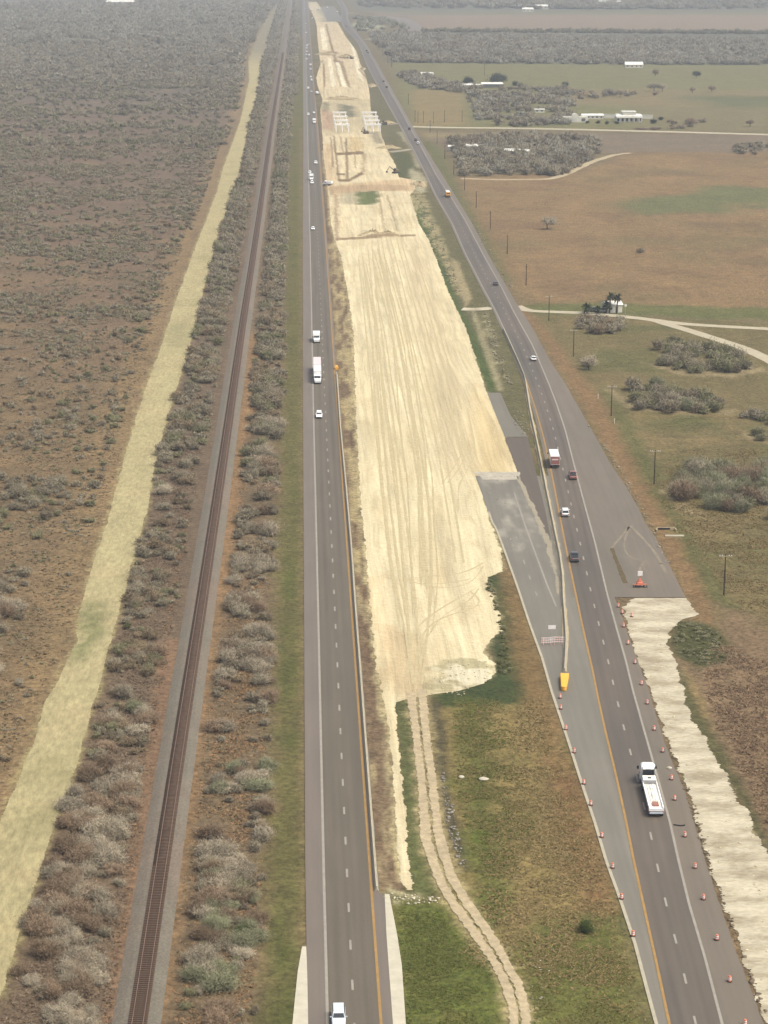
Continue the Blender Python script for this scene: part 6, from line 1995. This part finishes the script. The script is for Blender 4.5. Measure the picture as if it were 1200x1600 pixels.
make_house('cabin', 6, 5, 3.0, 2.0, 1, label='tiny white cabin, left one in the bushes by the bend', cat='cabin', pos=(662, 121))
make_house('cabin', 5, 5, 3.0, 2.0, 1, label='tiny white cabin, right one in the bushes by the bend', cat='cabin', pos=(673, 121))
make_house('barn', 46, 14, 6, 4, 4, label='far white barn near the top edge on the right', cat='barn', pos=(954, 9))
make_house('barn', 24, 12, 5, 3, 3, label='far pale shed among dark trees left of the white barn', cat='barn', pos=(846, 14))
make_house('barn', 20, 10, 4, 3, 3, label='far pale shed in front of the dark trees near the top', cat='barn', pos=(825, 18))
make_house('barn', 54, 14, 6, 4, 5, label='long white barn at the top left beyond the scrub', cat='barn', pos=(188, 8))
make_house('barn', 40, 14, 5, 3, 5, 'roofg', label='faint grey shed at the top left corner', cat='barn', pos=(20, 6))
make_house('mobile_home', 16.5, 6.5, 2.9, 1.2, 4, label='white mobile home with a bright roof in the bare wood', cat='mobile home', pos=(809, 243), rz=-0.35)
make_house('mobile_home', 7.5, 5, 2.8, 1.2, 2, label='small white trailer home in the wood left of the bright roof', cat='mobile home', pos=(737, 235), rz=0.2)
make_house('mobile_home', 6.5, 4, 2.8, 1.0, 2, 'roofg', label='grey-roofed trailer home in the wood beside the small white one', cat='mobile home', pos=(751, 234), rz=-0.1)
make_house('mobile_home', 6, 5, 2.8, 1.0, 1, label='small white trailer at the left edge of the wood', cat='mobile home', pos=(708, 236))
make_house('mobile_home', 8, 3, 2.5, 0.6, 2, label='low white trailer in the tan field left of the gatehouse', cat='mobile home', pos=(843, 176))
# small white lodge behind the palms
g = G(958, 489)
lo_ = empty('lodge', (g[0], g[1] + 3, 0), 0.2, 'small white lodge half hidden behind the palms', 'lodge')
MB().box((0, 0, 1.5), (6.5, 5, 3.0)).build('wall', M['wallw'], lo_)
MB().loft([[(-3.6, -2.9, 3.02), (3.6, -2.9, 3.02), (3.6, 2.9, 3.02), (-3.6, 2.9, 3.02)], [(-3.5, -0.1, 4.3), (3.5, -0.1, 4.3), (3.5, 0.1, 4.3), (-3.5, 0.1, 4.3)]]).build('roof', M['roofw'], lo_)
MB().box((1.0, -2.53, 1.2), (1.0, 0.06, 2.2)).build('door', M['roofg'], lo_)
MB().box((-1.5, -2.53, 1.7), (1.3, 0.06, 1.0)).build('window', M['glass'], lo_)
# parked cars at the lodge
o = get_car('pickup', 'grey'); g = G(929, 487); o.location = (g[0], g[1], 0.1); o.rotation_euler = (0, 0, 1.4); tag(o, 'dark pickup parked on the drive left of the palms', 'pickup')
o = get_car('suv', 'silver'); g = G(941, 488); o.location = (g[0], g[1], 0.1); o.rotation_euler = (0, 0, 1.2); tag(o, 'silver car parked in front of the lodge by the palms', 'car')

# ------------------------------------------------------------------ single trees
def limb(mb, a, b, r0, r1):
    mb.tube(a, b, r0, r1, n=7, cap=False)
def make_tree(nm, x, y, h, r, tint, lab, leafy=False, dens=3500, base=0.25):
    g = G(x, y)
    root = empty(nm, (g[0], g[1], 0), RNG.random() * 6, lab, 'tree', 'lone trees on the fields')
    mb = MB()
    rr = random.Random(int(x * 7 + y))
    limb(mb, (0, 0, 0), (0.1, 0, h * 0.35), h * 0.045, h * 0.03)
    for k in range(8):
        a = k * 0.785 + rr.random()
        e = (math.cos(a) * r * 0.6, math.sin(a) * r * 0.6, h * (0.6 + 0.3 * rr.random()))
        mid_ = (e[0] * 0.4, e[1] * 0.4, h * 0.52)
        limb(mb, (0.1, 0, h * 0.33), mid_, h * 0.022, h * 0.014)
        limb(mb, mid_, e, h * 0.014, h * 0.004)
    mb.build('trunk', M['bark'], root)
    V, F, T, N_ = twig_proto(dens, 0.13, 2.0 if leafy else 4.5, 11, int(x + y), stems=False, spread=0.6, lobe_r=(0.3, 0.45))
    V = V * np.array([r, r, h * 0.82]) + np.array([0, 0, h * base])
    np_mesh('crown', V, F, tint, col=np.repeat(T[:, None], 3, 1), nrm=N_, parent=root)
M['leafdark'] = foliage_mat('dark_evergreen', C(80, 88, 62, 0.5))
make_tree('evergreen_tree', 778, 131, 11, 10, M['leafdark'], 'big dark round tree above the long pale shed', True, base=0.1)
make_tree('evergreen_tree', 733, 134, 9, 6.5, M['leafdark'], 'smaller dark tree left of the big dark round tree', True, base=0.1)
make_tree('bare_tree', 855, 358, 6.5, 6.0, M['twig'], 'lone leafless tree in the brown field', dens=1500)
make_tree('bare_tree', 1024, 119, 7, 5.5, M['twig_dark'], 'leafless tree on the green field below the white house', dens=2200)
make_tree('evergreen_tree', 1088, 121, 6, 5.5, M['leafdark'], 'dark bushy tree on the green field, right of the leafless one', True)
make_tree('bare_tree', 1022, 143, 8, 8, M['twig'], 'spreading leafless tree in the green field middle', dens=2200)
make_tree('bare_tree', 1035, 143, 7, 5, M['twig'], 'leafless tree touching the spreading one on its right', dens=2000)
make_tree('bare_tree', 1082, 146, 6, 4, M['twig_dark'], 'thin leafless tree right of the spreading ones', dens=1500)
make_tree('bare_tree', 1112, 144, 6, 5, M['twig_dark'], 'leafless tree farthest right on the green field', dens=1500)
make_tree('bare_tree', 969, 152, 7, 6, M['twig'], 'leafless tree above the villa roof', dens=1800)
make_tree('bare_tree', 952, 150, 7, 6, M['twig'], 'leafless tree left above the villa', dens=1800)
make_tree('bare_tree', 1078, 198, 7, 5, M['twig_dark'], 'leafless tree in the tan field right of the villa', dens=1800)
make_tree('bare_tree', 1172, 198, 6, 4.5, M['twig_dark'], 'leafless tree by the side road at the right edge', dens=1800)
make_tree('bare_tree', 920, 578, 5, 4.0, M['twig'], 'leafless tree on the verge between the second and third crossarm poles', dens=1500)
for i, (x, y, r, lab) in enumerate(((863, 187, 2.2, 'garden bush at the left end of the gatehouse'), (934, 193, 2.2, 'round bush on the lawn left of the villa'), (948, 194, 2.2, 'wide bush on the lawn nearer the villa'),
                                    (964, 194, 2.0, 'bush at the left foot of the villa porch'), (1021, 193, 3.0, 'large dark bush on the lawn right of the villa'), (1033, 188, 2.4, 'dark bush farther right of the villa'),
                                    (918, 193, 1.8, 'small bush in front of the stable block'), (803, 134, 4.0, 'dark bush on the green field right of the long shed'), (883, 135, 4.0, 'dark bush in the middle of the green field'))):
    V, F, T, N_ = twig_proto(900, 0.2, 1.8, 8, 500 + i)
    o = np_mesh('garden_bush', V, F, M['leafdark'], col=np.repeat(T[:, None], 3, 1), nrm=N_)
    g = G(x, y); o.location = (g[0], g[1], 0); o.scale = (r, r, r * 1.1)
    tag(o, lab, 'bush', 'dark bushes on lawns and fields')
for x, y, w_, lab in ((1000, 203, 8, 'left clipped hedge along the side road before the villa'), (1023, 203, 6, 'right clipped hedge along the side road before the villa')):
    V, F, T, N_ = twig_proto(900, 0.2, 1.8, 8, 520 + int(w_))
    o = np_mesh('hedge', V, F, M['twig_dark'], col=np.repeat(T[:, None], 3, 1), nrm=N_); g = G(x, y); o.location = (g[0], g[1], 0); o.scale = (w_, 1.2, 2.0)
    tag(o, lab, 'hedge', 'hedges before the villa')

def make_palm(x, y, h, lab, r=2.6):
    g = G(x, y)
    root = empty('palm_tree', (g[0], g[1], 0), 0, lab, 'palm tree', 'palms by the lodge')
    MB().tube((0, 0, 0), (0.2, 0.1, h), 0.28, 0.2, n=10).build('trunk', M['bark'], root)
    rr = random.Random(int(x))
    Vq = []
    for k in range(46):
        a, el = rr.random() * 6.283, rr.uniform(-0.7, 1.3)
        L_ = r * rr.uniform(0.75, 1.0)
        base = Vector((0.2, 0.1, h))
        prev = base
        dirv = Vector((math.cos(a) * math.cos(el), math.sin(a) * math.cos(el), math.sin(el)))
        side = Vector((-math.sin(a), math.cos(a), 0))
        for s_ in range(4):
            nxt = prev + dirv * L_ / 4
            w0, w1 = 0.42 * (1 - abs(s_ / 4 - 0.4)), 0.42 * (1 - abs((s_ + 1) / 4 - 0.4)) * (0.3 if s_ == 3 else 1)
            for q in (-1, 1):
                dr = Vector((0, 0, -0.12))
                Vq += [prev, prev + side * q * w0 + dr, nxt + side * q * w1 + dr, nxt]
            prev = nxt
            dirv = (dirv + Vector((0, 0, -0.32))).normalized()
    V = np.array([tuple(p) for p in Vq])
    T = np.repeat(0.7 + 0.5 * RNG.random(len(V) // 4), 4)
    np_mesh('crown', V, np.arange(len(V)).reshape(-1, 4), M['leafdark'], col=np.repeat(T[:, None], 3, 1), nrm=(V - np.array([0.2, 0.1, h - 1.0])) / r, parent=root)
make_palm(963.5, 490, 6.2, 'tallest palm beside the lodge, rightmost', 2.6)
make_palm(952.5, 489, 6.6, 'tall palm just left of the tallest one')
make_palm(947, 490, 3.6, 'shorter palm in front of the lodge')
make_palm(917, 490, 2.4, 'low bushy palm, leftmost on the drive', 3.0)
make_palm(934, 490, 1.8, 'low palm between the leftmost one and the lodge', 2.4)

# ------------------------------------------------------------------ haze
hz = bpy.data.meshes.new('haze')
bm = bmesh.new()
bmesh.ops.create_cube(bm, size=1.0)
bm.to_mesh(hz); bm.free()
ho = bpy.data.objects.new('haze', hz)
COL.objects.link(ho)
ho.scale = (44000, 44000, 170)
ho.location = (0, 0, 170 / 2 - 1.0)
tag(ho, kind='stuff')
m = bpy.data.materials.new('haze'); m.use_nodes = True
t = m.node_tree
t.nodes.remove(t.nodes['Principled BSDF'])
pv = t.nodes.new('ShaderNodeVolumePrincipled')
pv.inputs['Density'].default_value = 0.00013
pv.inputs['Color'].default_value = (0.84, 0.92, 1.0, 1)
pv.inputs['Anisotropy'].default_value = 0.2
t.links.new(pv.outputs[0], t.nodes['Material Output'].inputs['Volume'])
hz.materials.append(m)
